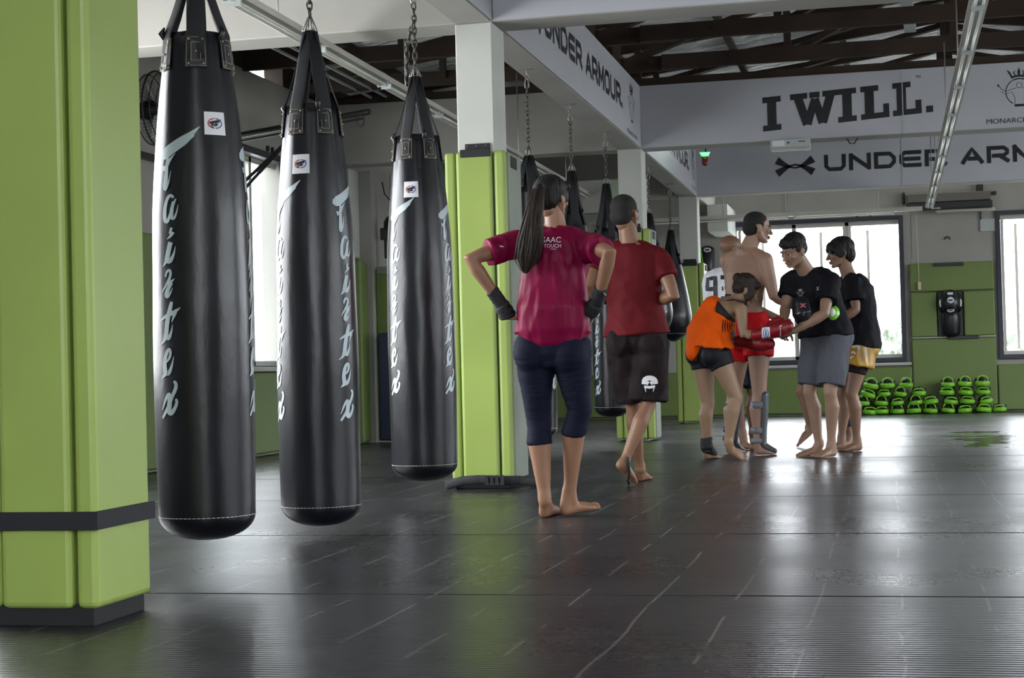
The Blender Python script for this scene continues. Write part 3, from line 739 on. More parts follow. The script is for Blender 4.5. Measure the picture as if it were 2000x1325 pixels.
    for k in range(6):
        th = phase + pi / 3 * k
        a = onsurf(th, zt - .10, .004); b = onsurf(th, zt - .005, .006); c = V((x + .018 * cos(th), y + .018 * sin(th), zring - .015))
        sd = V((-sin(th), cos(th), 0))
        bm = bmesh.new(); tube(bm, [a, b, b + (c - b) * .3 + V((cos(th), sin(th), 0)) * -.004, c], [(.031, .0025)] * 3 + [(.027, .003)], side=sd, n=8, cap=False)
        obj('strap', bm, 'strap_black', t)
        if not simple:
            bm = bmesh.new(); fm = lambda p, q, s: onsurf(th + p / rt, zt - .075 + q, .0075 + s * .0004)
            strokes(bm, [[(0, .055, .062), (0, -.055, .062)]], lambda p, q, s: fm(p, q, 0), step=.02, nc=4, curve=False)
            pt = obj('strap_patch', bm, 'leather_patch', t, recalc=False)
            bm = bmesh.new()
            for w2, h2 in ((.027, .05), (.013, .032)):
                for (p0, q0), (p1, q1) in (((-w2, -h2), (w2, -h2)), ((w2, -h2), (w2, h2)), ((w2, h2), (-w2, h2)), ((-w2, h2), (-w2, -h2))):
                    m_ = int(math.dist((p0, q0), (p1, q1)) / .0055)
                    for j in range(m_):
                        u0, u1 = j / m_, (j + .6) / m_
                        bar(bm, fm(p0 + (p1 - p0) * u0, q0 + (q1 - q0) * u0, 3), fm(p0 + (p1 - p0) * u1, q0 + (q1 - q0) * u1, 3), .0014, .0012)
            obj('patch_stitching', bm, 'stitch', pt)
            bm = bmesh.new()
            for p, q in ((-.02, .043), (.02, .043), (-.02, -.043), (.02, -.043), (0, 0)): ell(bm, fm(p, q, 4), .0042, n=8)
            obj('rivet', bm, 'brass', pt)
    # crumpled tape tails at the rim
    bm = bmesh.new()
    for k in range(3):
        th = phase + k * 2.1 + .8; p = onsurf(th, zt - .01, .0)
        tube(bm, [p + V((0, 0, -.02)), p + V((cos(th) * .02, sin(th) * .02, .01)), p + V((cos(th + .4) * .01, sin(th + .4) * .01, .03))], [.008, .012, .004], n=8)
    obj('rim_tape', bm, 'leather', t)
    # wire loops and chain up to the hook in the beam
    bm = bmesh.new(); top = V((x, y, zring + .06))
    for k in range(6):
        th = phase + pi / 3 * k; sd = V((-sin(th), cos(th), 0)); c = V((x + .020 * cos(th), y + .020 * sin(th), zring - .012))
        tube(bm, [c - sd * .024, c + sd * .024, top + V((0, 0, 0)) + sd * .002, top - sd * .002], .0028, side=V((cos(th), sin(th), 0)), n=6, closed=True)
    obj('wire_loop', bm, 'steel', t)
    bm = bmesh.new(); chain_links(bm, (x, y, zring + .05), (x, y, hang - .13)); obj('chain', bm, 'chain', t)
    bm = bmesh.new()
    tube(bm, [(x, y, hang + .01), (x, y, hang - .035)], .005, n=8)
    tube(bm, [V((x + .013 * cos(q), y, hang - .047 + .013 * sin(q))) for q in [2 * pi * i / 12 for i in range(12)]], .0042, side=V((0, 1, 0)), n=6, closed=True)
    tube(bm, [V((x + .015 * cos(q) * (1.1 if sin(q) < 0 else .8), y, hang - .095 + .034 * sin(q))) for q in [2 * pi * i / 14 for i in range(14)]], .0055, side=V((0, 1, 0)), n=6, closed=True)
    tube(bm, [(x - .05, y, hang - .004), (x + .05, y, hang - .004)], .003, n=6)
    obj('snap_hook', bm, 'steel', t)
    return t
mat_red = mat('mark_red', (.45, .03, .05), .5); mat_blue = mat('mark_blue', (.04, .08, .4), .5)
cb = 'black punching bags hung in one row'
bag('largest black punching bag, nearest, hanging beside the green column at left', 5.42, .115, 1.87, .172, 2.14, -2, columns=(-42, 76, 190), patch=(22, 1.545), ztxt=1.545)
bag('second black punching bag from the left', 6.60, .05, 1.80, .170, 2.13, -34, columns=(-66, 45, 170), patch=(-22, 1.545), ztxt=1.49)
bag('third black punching bag from the left, hanging before the second green column', 8.19, .125, 1.885, .172, 2.205, -28, columns=(-52, 55, 180), patch=(-15, 1.60), ztxt=1.57)
bm = bmesh.new()
chain_links(bm, (-2.335, 8.19, 2.48), (-2.375, 8.19, 2.36)); chain_links(bm, (-2.375, 8.19, 2.36), (-2.378, 8.19, 2.17)); tag(obj('spare_chain', bm, 'chain'), 'loose doubled length of chain dangling above the third punching bag', 'chain')
bag('black punching bag mostly hidden behind the woman in the maroon shirt', 10.91, .2, 1.90, .15, 2.13, 10, patch=None, simple=True, columns=(-60, 60))
bag('black teardrop bag between the woman in maroon and the walking man', 12.46, .95, 1.87, .185, 2.20, 12, kind='drop', patch=None, simple=True, columns=())
bag('black punching bag with pale script hanging behind the walking man', 14.05, .26, 1.87, .155, 2.27, 20, patch=None, simple=True, columns=(-48, 60), ztxt=1.45)
bag('black teardrop bag with small lettering at the elbow of the walking man', 16.63, .955, 1.90, .21, 2.24, 5, kind='drop', patch=None, simple=True, columns=(40,), txt=.5, ztxt=1.55)
bag('farthest black teardrop bag, left of the orange top', 18.3, .955, 1.90, .205, 2.20, 15, kind='drop', patch=None, simple=True, columns=())

# ================================================================ THINGS ON THE WALLS AND BEAMS
t = thing('wall_fan', 'dark wire-caged fan on the left wall behind the first bag', 'fan', (LX, 10.97, 2.6))
def ringp(c, r, n=36): return [V(c) + V((0, r * cos(2 * pi * i / n), r * sin(2 * pi * i / n))) for i in range(n)]
fc = V((LX + .30, 10.97, 2.60)); bm = bmesh.new()
for dx, r in ((0, .27), (.05, .262), (-.06, .25), (.07, .19), (.08, .10)): tube(bm, ringp(fc + V((dx, 0, 0)), r), .004 if dx else .007, side=V((1, 0, 0)), n=6, closed=True)
for k in range(60):
    q = 2 * pi * k / 60; tube(bm, [fc + V((-.07, .05 * cos(q), .05 * sin(q))), fc + V((-.06, .25 * cos(q), .25 * sin(q))), fc + V((0, .27 * cos(q), .27 * sin(q))), fc + V((.07, .19 * cos(q + .1), .19 * sin(q + .1))), fc + V((.085, .055 * cos(q + .25), .055 * sin(q + .25)))], .0016, n=4, cap=False)
obj('cage', bm, 'iron', t)
bm = bmesh.new()
for k in range(3):
    q = 2 * pi * k / 3 + .4
    rings = []
    for s_ in range(6):
        r = .04 + .19 * s_ / 5; wdt = .5 - .05 * s_
        rings.append([bm.verts.new(fc + V((dx, r * cos(q + a_), r * sin(q + a_)))) for a_, dx in ((-wdt, -.02), (-wdt / 2, -.005), (0, .0), (wdt / 2, .01), (wdt, .03))])
    for A, B in zip(rings, rings[1:]):
        for i in range(4): bm.faces.new((A[i], A[i + 1], B[i + 1], B[i]))
obj('blade', bm, 'plastic_grey', t)
bm = bmesh.new(); tube(bm, [fc + V((.07, 0, 0)), fc + V((.10, 0, 0))], .055, side=V((0, 1, 0)), n=20); tube(bm, [fc + V((-.20, 0, 0)), fc + V((-.06, 0, 0))], [.05, .07], side=V((0, 1, 0)), n=20)
obj('motor_hub', bm, 'plastic_black', t)
bm = bmesh.new(); tube(bm, [fc + V((-.15, 0, -.02)), fc + V((-.2, 0, -.12)), fc + V((-.29, 0, -.14))], .02, n=10); box(bm, (LX, fc.y - .05, fc.z - .24), (LX + .03, fc.y + .05, fc.z - .04), .004); obj('wall_bracket', bm, 'plastic_black', t)
bm = bmesh.new(); box(bm, (LX + .002, 11.0, 2.30), (LX + .06, 11.9, 2.345), .004); tag(obj('curtain_rail', bm, 'iron'), 'short black rail on the left wall below the fan', 'rail')

t = thing('bag_bracket', 'black steel bag arm sticking out from the wall, no bag on it', 'bracket', (LX, 12.6, 2.6))
A = V((-3.80, 12.0, 2.66)); B = V((LX + .045, 12.55, 2.60))
bm = bmesh.new(); tube(bm, [B, A], .024, n=14); tube(bm, [V((B.x, B.y, B.z - .05)), V((A.x - .05, A.y, A.z - .05))], .009, n=8); obj('arm', bm, 'iron', t)
bm = bmesh.new(); tube(bm, [V((B.x, B.y + .05, 1.97)), A + V((-.62, .22, -.05))], .014, n=8); tube(bm, [V((B.x, B.y - .05, 2.02)), A + V((-.60, .22, -.05))], .014, n=8); obj('brace', bm, 'iron', t)
bm = bmesh.new(); tube(bm, [A + V((-.06 + .028 * cos(q), 0, -.065 + .045 * sin(q))) for q in [2 * pi * i / 14 for i in range(14)]], .005, side=V((0, 1, 0)), n=6, closed=True); obj('ring', bm, 'iron', t)
bm = bmesh.new(); box(bm, (LX + .001, 12.45, 1.9), (LX + .02, 12.65, 2.7), .003); obj('back_plate', bm, 'iron', t)

t = thing('swivel_bracket', 'black curved swivel arm with a post, behind the third bag', 'bracket', (-4.9, 17.0, 1.5))
bm = bmesh.new()
tube(bm, [(-4.9, 15.95, 2.12), (-4.86, 15.9, 2.22), (-4.78, 15.88, 2.27), (-4.6, 15.86, 2.28), (-4.42, 15.86, 2.28)], .022, n=12); obj('curved_arm', bm, 'iron', t)
bm = bmesh.new(); tube(bm, [(-4.9, 15.97, 1.85), (-4.9, 15.97, 2.2)], .02, n=12); box(bm, (-4.95, 15.93, 2.02), (-4.85, 16.0, 2.14), .008); tube(bm, [(-4.58, 15.86, 1.5), (-4.58, 15.86, 2.34)], .035, n=12); obj('post', bm, 'iron', t)
bm = bmesh.new(); box(bm, (-4.56, 15.8, 2.42), (-4.42, 15.9, 2.6), .02); box(bm, (-4.6, 15.8, 2.34), (-4.5, 15.88, 2.42), .01); obj('clamp', bm, 'iron', t)
bm = bmesh.new(); tube(bm, [(-4.93, 15.98, 2.6), (-4.9, 15.96, 2.48), (-4.8, 15.9, 2.38), (-4.66, 15.88, 2.33), (-4.5, 15.87, 2.34)], .006, n=6); obj('cable', bm, 'plastic_black', t)
bm = bmesh.new(); tube(bm, [(-4.84, 15.99, 1.62), (-4.84, 15.99, 2.66)], .018, n=10); box(bm, (-4.87, 15.97, 1.72), (-4.8, 16.0, 1.82), .004); tag(obj('wall_pipe', bm, 'trunk'), 'pale conduit pipe running down the wall beside the swivel arm', 'pipe')

t = thing('emergency_light', 'grey box emergency light fixed under the I WILL banner', 'emergency light', (-.83, 15.2, 2.65))
bm = bmesh.new(); box(bm, (-1.01, 15.16, 2.625), (-.655, 15.225, 2.70), .004); h = obj('housing', bm, 'plastic_grey', t)
bm = bmesh.new(); box(bm, (-1.01, 15.15, 2.598), (-.655, 15.228, 2.624), .006); obj('diffuser', bm, 'trunk', t)
bm = bmesh.new(); box(bm, (-.99, 15.157, 2.64), (-.88, 15.160, 2.69)); obj('sticker', bm, 'white_label', h)
bm = bmesh.new(); box(bm, (-.86, 15.157, 2.66), (-.84, 15.160, 2.675)); box(bm, (-.76, 15.157, 2.67), (-.70, 15.160, 2.678)); obj('indicator', bm, 'frame_dark', h)

t = thing('party_lamp', 'green glowing spotlight with dark red base hung behind the I WILL beam', 'lamp', (-1.65, 15.7, 2.68))
lc = V((-1.655, 15.66, 2.685))
bm = bmesh.new(); tube(bm, [lc + V((0, .10, -.02)), lc + V((0, .02, -.05)), lc + V((0, .0, -.10))], [.03, .035, .03], n=14); obj('housing', bm, 'red', t)
bm = bmesh.new(); tube(bm, [lc + V((0, 0, -.035)), lc + V((0, -.005, .0))], [.030, .05], side=V((1, 0, 0)), n=18, cap=False); obj('lens', bm, mat('green_lens', (.1, .8, .2), .3, emit=((.12, 1, .25), 5.0)), t)
bm = bmesh.new(); tube(bm, [lc + V((0, .1, -.02)), lc + V((0, .04, .08)), lc + V((0, -.14, .12))], .008, n=6); obj('cable', bm, 'plastic_black', t)
gl = bpy.data.lights.new('party_lamp_light', 'SPOT'); gl.energy = 28; gl.color = (.1, 1, .15); gl.spot_size = radians(26); gl.shadow_soft_size = .03
go = bpy.data.objects.new('party_lamp_light', gl); C.objects.link(go); go.location = lc + V((-.03, -.0, .03)); go.rotation_euler = V((-.55, 1.2, .12)).to_track_quat('-Z', 'Y').to_euler()
bm = bmesh.new(); tube(bm, [(-.33, 15.3, 2.69), (-.31, 15.3, 2.65), (-.27, 15.3, 2.645), (-.24, 15.3, 2.69)], .006, n=6); tag(obj('cable_loop', bm, 'plastic_black'), 'thin dark cable loop under the middle beam', 'cable')

# far wall fittings
t = thing('wall_target', 'black upper body wall target with oval white marks on far wall', 'punching target', (.75, FY, 1.25))
bm = bmesh.new(); box(bm, (.588, FY - .05, .972), (.912, FY - .012, 1.55), .01); obj('back_board', bm, 'plastic_black', t)
bm = bmesh.new()
tube(bm, [(.75, FY - .11, 1.02), (.75, FY - .12, 1.2), (.75, FY - .12, 1.26)], [(.115, .06), (.12, .075), (.11, .07)], side=V((1, 0, 0)), n=24)
tube(bm, [(.75, FY - .13, 1.30), (.75, FY - .15, 1.40), (.75, FY - .13, 1.51)], [(.10, .07), (.135, .09), (.10, .06)], side=V((1, 0, 0)), n=24)
ell(bm, (.645, FY - .12, 1.40), (.045, .07, .12)); ell(bm, (.855, FY - .12, 1.40), (.045, .07, .12)); 
tb = obj('target_pad', bm, 'leather', t, smooth=True)
def oval(bm, c, rx_, rz_): ell(bm, c, (rx_, .006, rz_), n=20)
bm = bmesh.new(); oval(bm, (.75, FY - .235, 1.43), .042, .042); oval(bm, (.75, FY - .202, 1.30), .045, .024); oval(bm, (.627, FY - .178, 1.395), .016, .05); oval(bm, (.875, FY - .178, 1.395), .016, .05); box(bm, (.715, FY - .21, 1.5), (.785, FY - .19, 1.53), .003)
om = obj('oval_mark', bm, 'white_label', tb)
bm = bmesh.new(); box(bm, (.722, FY - .245, 1.42), (.778, FY - .238, 1.44), .002); box(bm, (.72, FY - .212, 1.293), (.78, FY - .206, 1.307), .002); obj('mark_text', bm, 'black_print', om)
for lb, x0, x1, z in (('black strip bracket on the green pad above the wall target', .555, .93, 1.895), ('black strip bracket just under the wall target', .72, 1.09, .955)):
    bm = bmesh.new(); box(bm, (x0, FY - .115, z - .022), (x1, FY - .075, z + .022), .004); tag(obj('strip_bracket', bm, 'iron'), lb, 'bracket')
bm = bmesh.new(); box(bm, (.27, FY - .088, .958), (.70, FY - .078, .972)); box(bm, (1.1, FY - .088, .958), (1.30, FY - .078, .972)); struct('trim_9', bm, 'plaster_cool')
t = thing('pull_switch', 'cream pull switch hanging on a long cord beside the far window', 'switch', (.38, FY - .1, 1.65))
bm = bmesh.new(); box(bm, (.355, FY - .13, 1.58), (.395, FY - .09, 1.68), .006); obj('switch_body', bm, 'cream', t)
bm = bmesh.new(); tube(bm, [(.372, FY - .11, 1.68), (.362, FY - .11, 2.55)], .004, n=6); obj('cord', bm, 'cream', t)
t = thing('roller_shutter', 'dark shutter housing high on far wall above the pull switch', 'shutter', (.78, FY, 2.7))
bm = bmesh.new(); box(bm, (.24, FY - .24, 2.60), (1.30, FY, 2.68), .006); obj('lower_box', bm, 'plastic_black', t)
bm = bmesh.new(); box(bm, (.26, FY - .22, 2.69), (1.28, FY, 2.80), .006); obj('upper_box', bm, mat('dull_metal', (.14, .13, .11), .6), t)
bm = bmesh.new(); tube(bm, [(.62, FY - .2, 2.565), (1.31, FY - .2, 2.565)], .022, n=12); obj('bottom_bar', bm, 'trunk', t)
bm = bmesh.new(); tube(bm, [(.21, FY - .12, 2.7), (.21, FY - .12, 2.82)], .022, n=10); box(bm, (1.12, FY - .1, 2.72), (1.2, FY, 2.9), .005); box(bm, (1.3, FY - .12, 2.76), (1.36, FY, 2.8), .005); obj('end_bracket', bm, 'iron', t)
bm = bmesh.new(); box(bm, (1.15, FY - .03, 2.30), (1.37, FY, 2.46), .004); tag(obj('socket_box', bm, 'plastic_grey'), 'pale square cover plate left of the second far window', 'cover plate')
bm = bmesh.new(); tube(bm, [(1.16, FY - .03, 2.46), (1.16, FY - .03, 2.6)], .01, n=8); tag(obj('conduit', bm, 'iron'), 'short dark conduit dropping from the shutter to the cover plate', 'conduit')
bm = bmesh.new(); tube(bm, [V((.74 + .035 * cos(q), FY - .03, 2.22 + .03 * sin(q))) for q in [pi * i / 8 for i in range(9)]], .008, n=6); tag(obj('wall_hook', bm, 'iron'), 'small curved hook on the bare wall above the wall target', 'hook')
bm = bmesh.new(); tube(bm, [(.52, 20.2, 2.69), (.50, 20.2, 2.50), (.52, 20.2, 2.46), (.60, 20.2, 2.46)], .012, n=8); tag(obj('bent_pipe', bm, 'trunk'), 'bent pale pipe under the farthest beam', 'pipe')

# kick shield hanging on the far wall
t = thing('kick_shield', 'black and lime kick shield hung upright on the far wall behind the bald man', 'kick shield', (-2.33, FY - .1, 1.9))
bm = bmesh.new(); tube(bm, [(-2.33, FY - .12, 2.2), (-2.33, FY - .001, 2.24)], .01, n=8); tube(bm, [(-2.33, FY - .11, 1.84), (-2.33, FY - .12, 2.0), (-2.33, FY - .11, 2.2)], [(.085, .06), (.095, .07), (.10, .06)], side=V((1, 0, 0)), n=24); sh = obj('shield_body', bm, 'leather', t)
bm = bmesh.new()
for k in range(2): tube(bm, [(-2.425 + k * .022, FY - .185 + k * .0, 2.22), (-2.41 + k * .035, FY - .195, 2.0), (-2.36 + k * .04, FY - .195, 1.82)], [(.010, .008)] * 3, side=V((1, 0, 0)), n=10)
obj('lime_stripe', bm, 'lime', sh)
bm = bmesh.new(); oval(bm, (-2.315, FY - .178, 2.2), .05, .03); om = obj('oval_mark', bm, 'white_label', sh)
bm = bmesh.new(); oval(bm, (-2.315, FY - .184, 2.2), .034, .012); obj('mark_text', bm, 'black_print', om)
bm = bmesh.new(); tube(bm, [V((-2.78 + .16 * cos(q), FY - .04, 2.25 + .28 * sin(q))) for q in [2 * pi * i / 30 for i in range(30)]], .008, side=V((0, 1, 0)), n=6, closed=True); tag(obj('coiled_cord', bm, 'trunk'), 'pale hose loop hanging on the far wall behind the bags', 'cord')
for lb, y, z in (('thin vertical conduit on the left of the far aisle wall', 16.2, 2.3),):
    pass

# ================================================================ PILE OF MITTS
def make_mitt(arch):
    o = thing('focus_mitt', 'x', 'training mitt', (0, 0, 0))
    bm = bmesh.new(); tube(bm, [(0, .0, .03), (0, .12, .04)], [(.085, .034), (.075, .036)], side=V((1, 0, 0)), n=20); tube(bm, [(-.06, .02, .070), (0, .0, .084), (.062, .02, .070)], [.022, .030, .022], n=12)
    bm2 = remeshed(bm, .008, 3); obj('mitt_body', bm2, 'leather', o)
    bm = bmesh.new(); tube(bm, [(-.066, -.038, .03), (-.035, -.068, .028), (.035, -.068, .028), (.066, -.038, .03)], [(.027, .016)] * 4, side=V((0, 0, 1)), n=12); obj('lime_front', bm, 'lime', o, smooth=True)
    bm = bmesh.new(); h = .050 if arch else .016
    tube(bm, [V((.056 * cos(q), -.052, .066 + h * sin(q))) for q in [pi * i / 10 for i in range(11)]] , [(.008, .009)] * 11, side=V((0, 1, 0)), n=10); obj('lime_arch', bm, 'lime', o, smooth=True)
    return o
def copy_tree(o):
    c = o.copy(); C.objects.link(c)
    for ch in o.children:
        d_ = ch.copy(); C.objects.link(d_); d_.parent = c; d_.matrix_parent_inverse = Matrix()
        for g in ch.children:
            e = g.copy(); C.objects.link(e); e.parent = d_
    return c
flat_, arch_ = make_mitt(False), make_mitt(True)
rows = {0: (1700, 1722, 1751, 1781, 1810, 1841, 1870, 1903, 1932), 1: (1690, 1722, 1751, 1784, 1812, 1845, 1876, 1908), 2: (1698, 1729, 1757, 1791, 1841, 1873, 1904), 3: (1704, 1735, 1769, 1842, 1871, 1902)}
rname = ['bottom row', 'second row up', 'third row up', 'top row']
ordn = ['first', 'second', 'third', 'fourth', 'fifth', 'sixth', 'seventh', 'eighth', 'ninth']
first = {True: True, False: True}
rnd = random.Random(5)
for r, xs in rows.items():
    for i, px in enumerate(xs):
        X_ = -.30 + (px - 1700) * .00692 ; ar = (r, i) in {(0, 2), (0, 3), (0, 4), (0, 5), (1, 0), (1, 1), (1, 3), (2, 2), (3, 1), (3, 2), (3, 3), (3, 4), (3, 5), (3, 0)}
        src = arch_ if ar else flat_
        o = src if first[ar] else copy_tree(src); first[ar] = False
        o.location = (X_, 21.72 + rnd.uniform(-.015, .015), [.005, .115, .228, .335][r]); o.rotation_euler = (rnd.uniform(-.05, .05), rnd.uniform(-.12, .12) + (.25 if (r, i) in {(2, 0), (3, 0)} else 0), rnd.uniform(-.18, .18))
        k = rnd.uniform(.93, 1.06); o.scale = (1.10 * k,) * 3
        o['label'] = 'lime and black mitt, %s from the left in the %s of the pile' % (ordn[i], rname[r]); o['category'] = 'training mitt'; o['group'] = 'lime and black mitts piled along the far wall'

# ================================================================ OUTSIDE
bm = bmesh.new(); box(bm, (-60, -30, -3.3), (60, 90, -3.2)); struct('ground', bm, 'yard')
def tree(label, x, y, h, r, seed):
    t = thing('tree', label, 'tree', (x, y, -3.2), 'pale trees outside the far windows')
    rn = random.Random(seed); bm = bmesh.new(); tube(bm, [(x, y, -3.2), (x, y, h - r)], [.14, .08], n=8); obj('trunk', bm, 'bark', t)
    bm = bmesh.new()
    for k in range(2600):
        a, b, q = rn.uniform(0, 2 * pi), rn.uniform(-1, 1), rn.uniform(.45, 1) * r
        c = V((x + q * cos(a) * sqrt(1 - b * b), y + q * sin(a) * sqrt(1 - b * b), h - r * .7 + q * b * .8)); s_ = rn.uniform(.04, .10)
        u = V((rn.uniform(-1, 1), rn.uniform(-1, 1), rn.uniform(-1, 1))).normalized() * s_; v_ = V((rn.uniform(-1, 1), rn.uniform(-1, 1), rn.uniform(-1, 1))).normalized() * s_
        bm.faces.new([bm.verts.new(c + p) for p in (-u - v_, u - v_, u + v_, v_ - u)])
    obj('foliage', bm, 'leaf', t, recalc=False)
tree('pale leafy tree outside low behind the far window, left half', -3.4, 36, .9, 2.0, 1)
tree('pale leafy tree outside low behind the far window, right half', 1.0, 38, 1.5, 2.2, 2)
tree('pale leafy tree outside behind the window at the right edge', 6.2, 36, 2.2, 2.4, 3)
# ================================================================ PEOPLE
def P(px, py, y):
    """the point of the vertical plane at depth y that the photograph shows at pixel (px, py)"""
    d_ = RM @ V(((px - 1000) / FPX, -(py - 662.5) / FPX, -1)); return CAM + d_ * (y / d_.y)
def skin(name, col): return mat(name, col, .48, spec=.45, bump=(90, .12, .0006), var=(5, .10))
M['lip'] = mat('lips', (.24, .11, .085), .5); M['eye_white'] = mat('eye_white', (.6, .58, .55), .2); M['iris'] = mat('iris', (.02, .014, .01), .1); M['brow'] = mat('brow_hair', (.012, .009, .008), .8)
M['hair_dark'] = mat('dark_hair', (.008, .006, .006), .6, spec=.3, bump=(60, .9, .004, (1, 1, .12)))
M['hair_brown'] = mat('brown_hair', (.022, .013, .009), .6, spec=.3, bump=(60, .9, .004, (1, 1, .12)))
M['hair_short'] = mat('cropped_hair', (.008, .006, .005), .8, bump=(300, .8, .003))
def lerp(a, b, t): return a + (b - a) * t

def head_mesh(h, fwd, up, hs, slots, mouth_open=False):
    """head with brow, nose, lips, ears and eyes; h = centre of the head, hs = scale (1 = 0.225 m tall)"""
    f = V(fwd).normalized(); u = V(up); u = (u - f * u.dot(f)).normalized(); r = f.cross(u)
    R3 = Matrix((r, f, u)).transposed()
    T = lambda x, y, z: V(h) + R3 @ (V((x, y, z)) * hs)
    def E(bm, c, rr, n=20, mi=0): ell(bm, T(*c), tuple(q * hs for q in rr), R3, n, mi)
    def TB(bm, pts, rad, n=12, side=(1, 0, 0)): tube(bm, [T(*p) for p in pts], [(a * hs, b * hs) if not isinstance(q, (int, float)) else (q * hs, q * hs) for q in rad for a, b in [q if not isinstance(q, (int, float)) else (q, q)]], side=R3 @ V(side), n=n)
    bm = bmesh.new()
    E(bm, (0, -.014, .032), (.074, .094, .080), 28); E(bm, (0, .022, -.02), (.060, .066, .082), 24)
    E(bm, (0, .036, -.072), (.044, .044, .034)); E(bm, (0, .068, -.094), (.019, .017, .015))
    for s in (1, -1):
        TB(bm, [(s * .058, -.005, -.03), (s * .050, .022, -.072), (s * .020, .062, -.094)], [.020, .018, .014])
        E(bm, (s * .040, .058, -.022), (.020, .020, .018)); E(bm, (s * .027, .083, .018), (.022, .011, .009))
        E(bm, (s * .010, .098, -.036), (.009, .010, .007))
        E(bm, (s * .077, -.008, -.012), (.009, .018, .031)); E(bm, (s * .080, -.016, -.004), (.007, .016, .022))
    TB(bm, [(0, .086, .012), (0, .098, -.012), (0, .108, -.032)], [.008, .009, .012])
    E(bm, (0, .090, -.058), (.020, .009, .008)); E(bm, (0, .087, -.072), (.018, .009, .006))
    TB(bm, [(0, -.020, -.03), (0, -.024, -.06)], [(.050, .050), (.046, .046)])
    me = remeshed(bm, .0036 * hs, 3)
    bm = bmesh.new()
    for s in (1, -1):
        E(bm, (s * .029, .0745, -.001), (.0125, .0085, .0060), 14, 0); 
    join_me(me, bm, slots['eye_white'])
    bm = bmesh.new()
    for s in (1, -1): E(bm, (s * .029, .0810, -.001), (.0066, .0030, .0058), 12)
    join_me(me, bm, slots['iris'])
    bm = bmesh.new()
    for s in (1, -1):
        TB(bm, [(s * .012, .0895, .020), (s * .027, .0895, .025), (s * .042, .0765, .020)], [(.003, .0035)] * 3, 8)
        TB(bm, [(s * .018, .081, .0055), (s * .029, .0838, .0075), (s * .040, .077, .004)], [(.002, .0016)] * 3, 6)
    join_me(me, bm, slots['brow'])
    bm = bmesh.new()
    TB(bm, [(-.021, .090, -.061), (-.007, .098, -.0575), (.007, .098, -.0575), (.021, .090, -.061)], [(.003, .003)] * 4, 8)
    TB(bm, [(-.019, .089, -.066), (0, .0965, -.069), (.019, .089, -.066)], [(.003, .004)] * 3, 8)
    join_me(me, bm, slots['lip'])
    return me, T, R3

def hand_mesh(bm_f, wr, d, n, s, curl=25, spread=1.0, thumb_side=1, thumb_curl=20):
    """palm returned as capsules in bm_f[0]; fingers in bm_f[1]. d = wrist to knuckles, n = palm normal (out of the palm)"""
    d = V(d).normalized(); n = V(n); n = (n - d * n.dot(d)).normalized(); sd = d.cross(n) * thumb_side
    body, fing = bm_f
    kn = wr + d * .088 * s
    tube(body, [wr - d * .01, wr + d * .03 * s, wr + d * .062 * s, kn], [(.026 * s, .019 * s), (.034 * s, .018 * s), (.040 * s, .016 * s), (.038 * s, .013 * s)], side=sd, n=16)
    tube(body, [wr + d * .02 * s + sd * .014 * s, wr + d * .048 * s + sd * .036 * s + n * .006], [.015 * s, .012 * s], n=12)
    for i, (off, L) in enumerate(((.029, .070), (.010, .078), (-.009, .073), (-.027, .058))):
        p = kn + sd * off * s - d * .008; dd = (d + sd * off * 2.2 * spread).normalized(); pts = [p]; a = 0
        for k, fr in enumerate((.44, .31, .25)):
            a += radians(curl * (1.0, 1.15, .8)[k] * (1 + .08 * i)); q = dd * cos(a) + n * sin(a); pts.append(pts[-1] + q * L * fr * s)
        tube(fing, pts, [.0088 * s, .0084 * s, .0076 * s, .0066 * s], side=sd, n=10)
    p = wr + d * .042 * s + sd * .034 * s; a = radians(42); pts = [p]
    for k, L in enumerate((.036, .030, .024)):
        q = (d * cos(a) + sd * sin(a) + n * (.25 + .2 * k)).normalized(); pts.append(pts[-1] + q * L * s); a -= radians(thumb_curl)
    tube(fing, pts, [.012 * s, .0105 * s, .0098 * s, .008 * s], side=sd, n=10)

def foot_mesh(bm_b, bm_t, an, heel, toe, s, side=1, lift=0):
    """sole from heel to toe; five toes; an = ankle joint"""
    body, toes = bm_b, bm_t
    f = (toe - heel); L = f.length; f = f.normalized(); up = (an - heel) - f * (an - heel).dot(f); up = up.normalized() if up.length > .01 else V((0, 0, 1))
    sd = f.cross(up)                                                # to the right of the foot
    h0 = heel + f * .03 * s + up * .030 * s
    tube(body, [h0, lerp(heel, toe, .35) + up * .034 * s, lerp(heel, toe, .62) + up * .024 * s, lerp(heel, toe, .80) + up * .016 * s], [(.031 * s, .030 * s), (.034 * s, .034 * s), (.043 * s, .024 * s), (.044 * s, .016 * s)], side=sd, n=18)
    tube(body, [an, lerp(an, lerp(heel, toe, .35), .55) + up * .01], [(.034 * s, .038 * s), (.034 * s, .030 * s)], side=sd, n=14)
    tube(body, [an + up * .02, h0], [(.030 * s, .036 * s), (.030 * s, .032 * s)], side=sd, n=14)
    for k, (off, ln, r) in enumerate(((-.030, .20, .0125), (-.009, .19, .009), (.007, .165, .0085), (.021, .14, .008), (.033, .11, .0078))):
        b = lerp(heel, toe, .76) + sd * off * s * side + up * .013 * s
        tube(toes, [b, b + f * L * ln * .6 + up * .002, b + f * L * ln - up * .002], [r * s, r * s * 1.02, r * s], n=8)

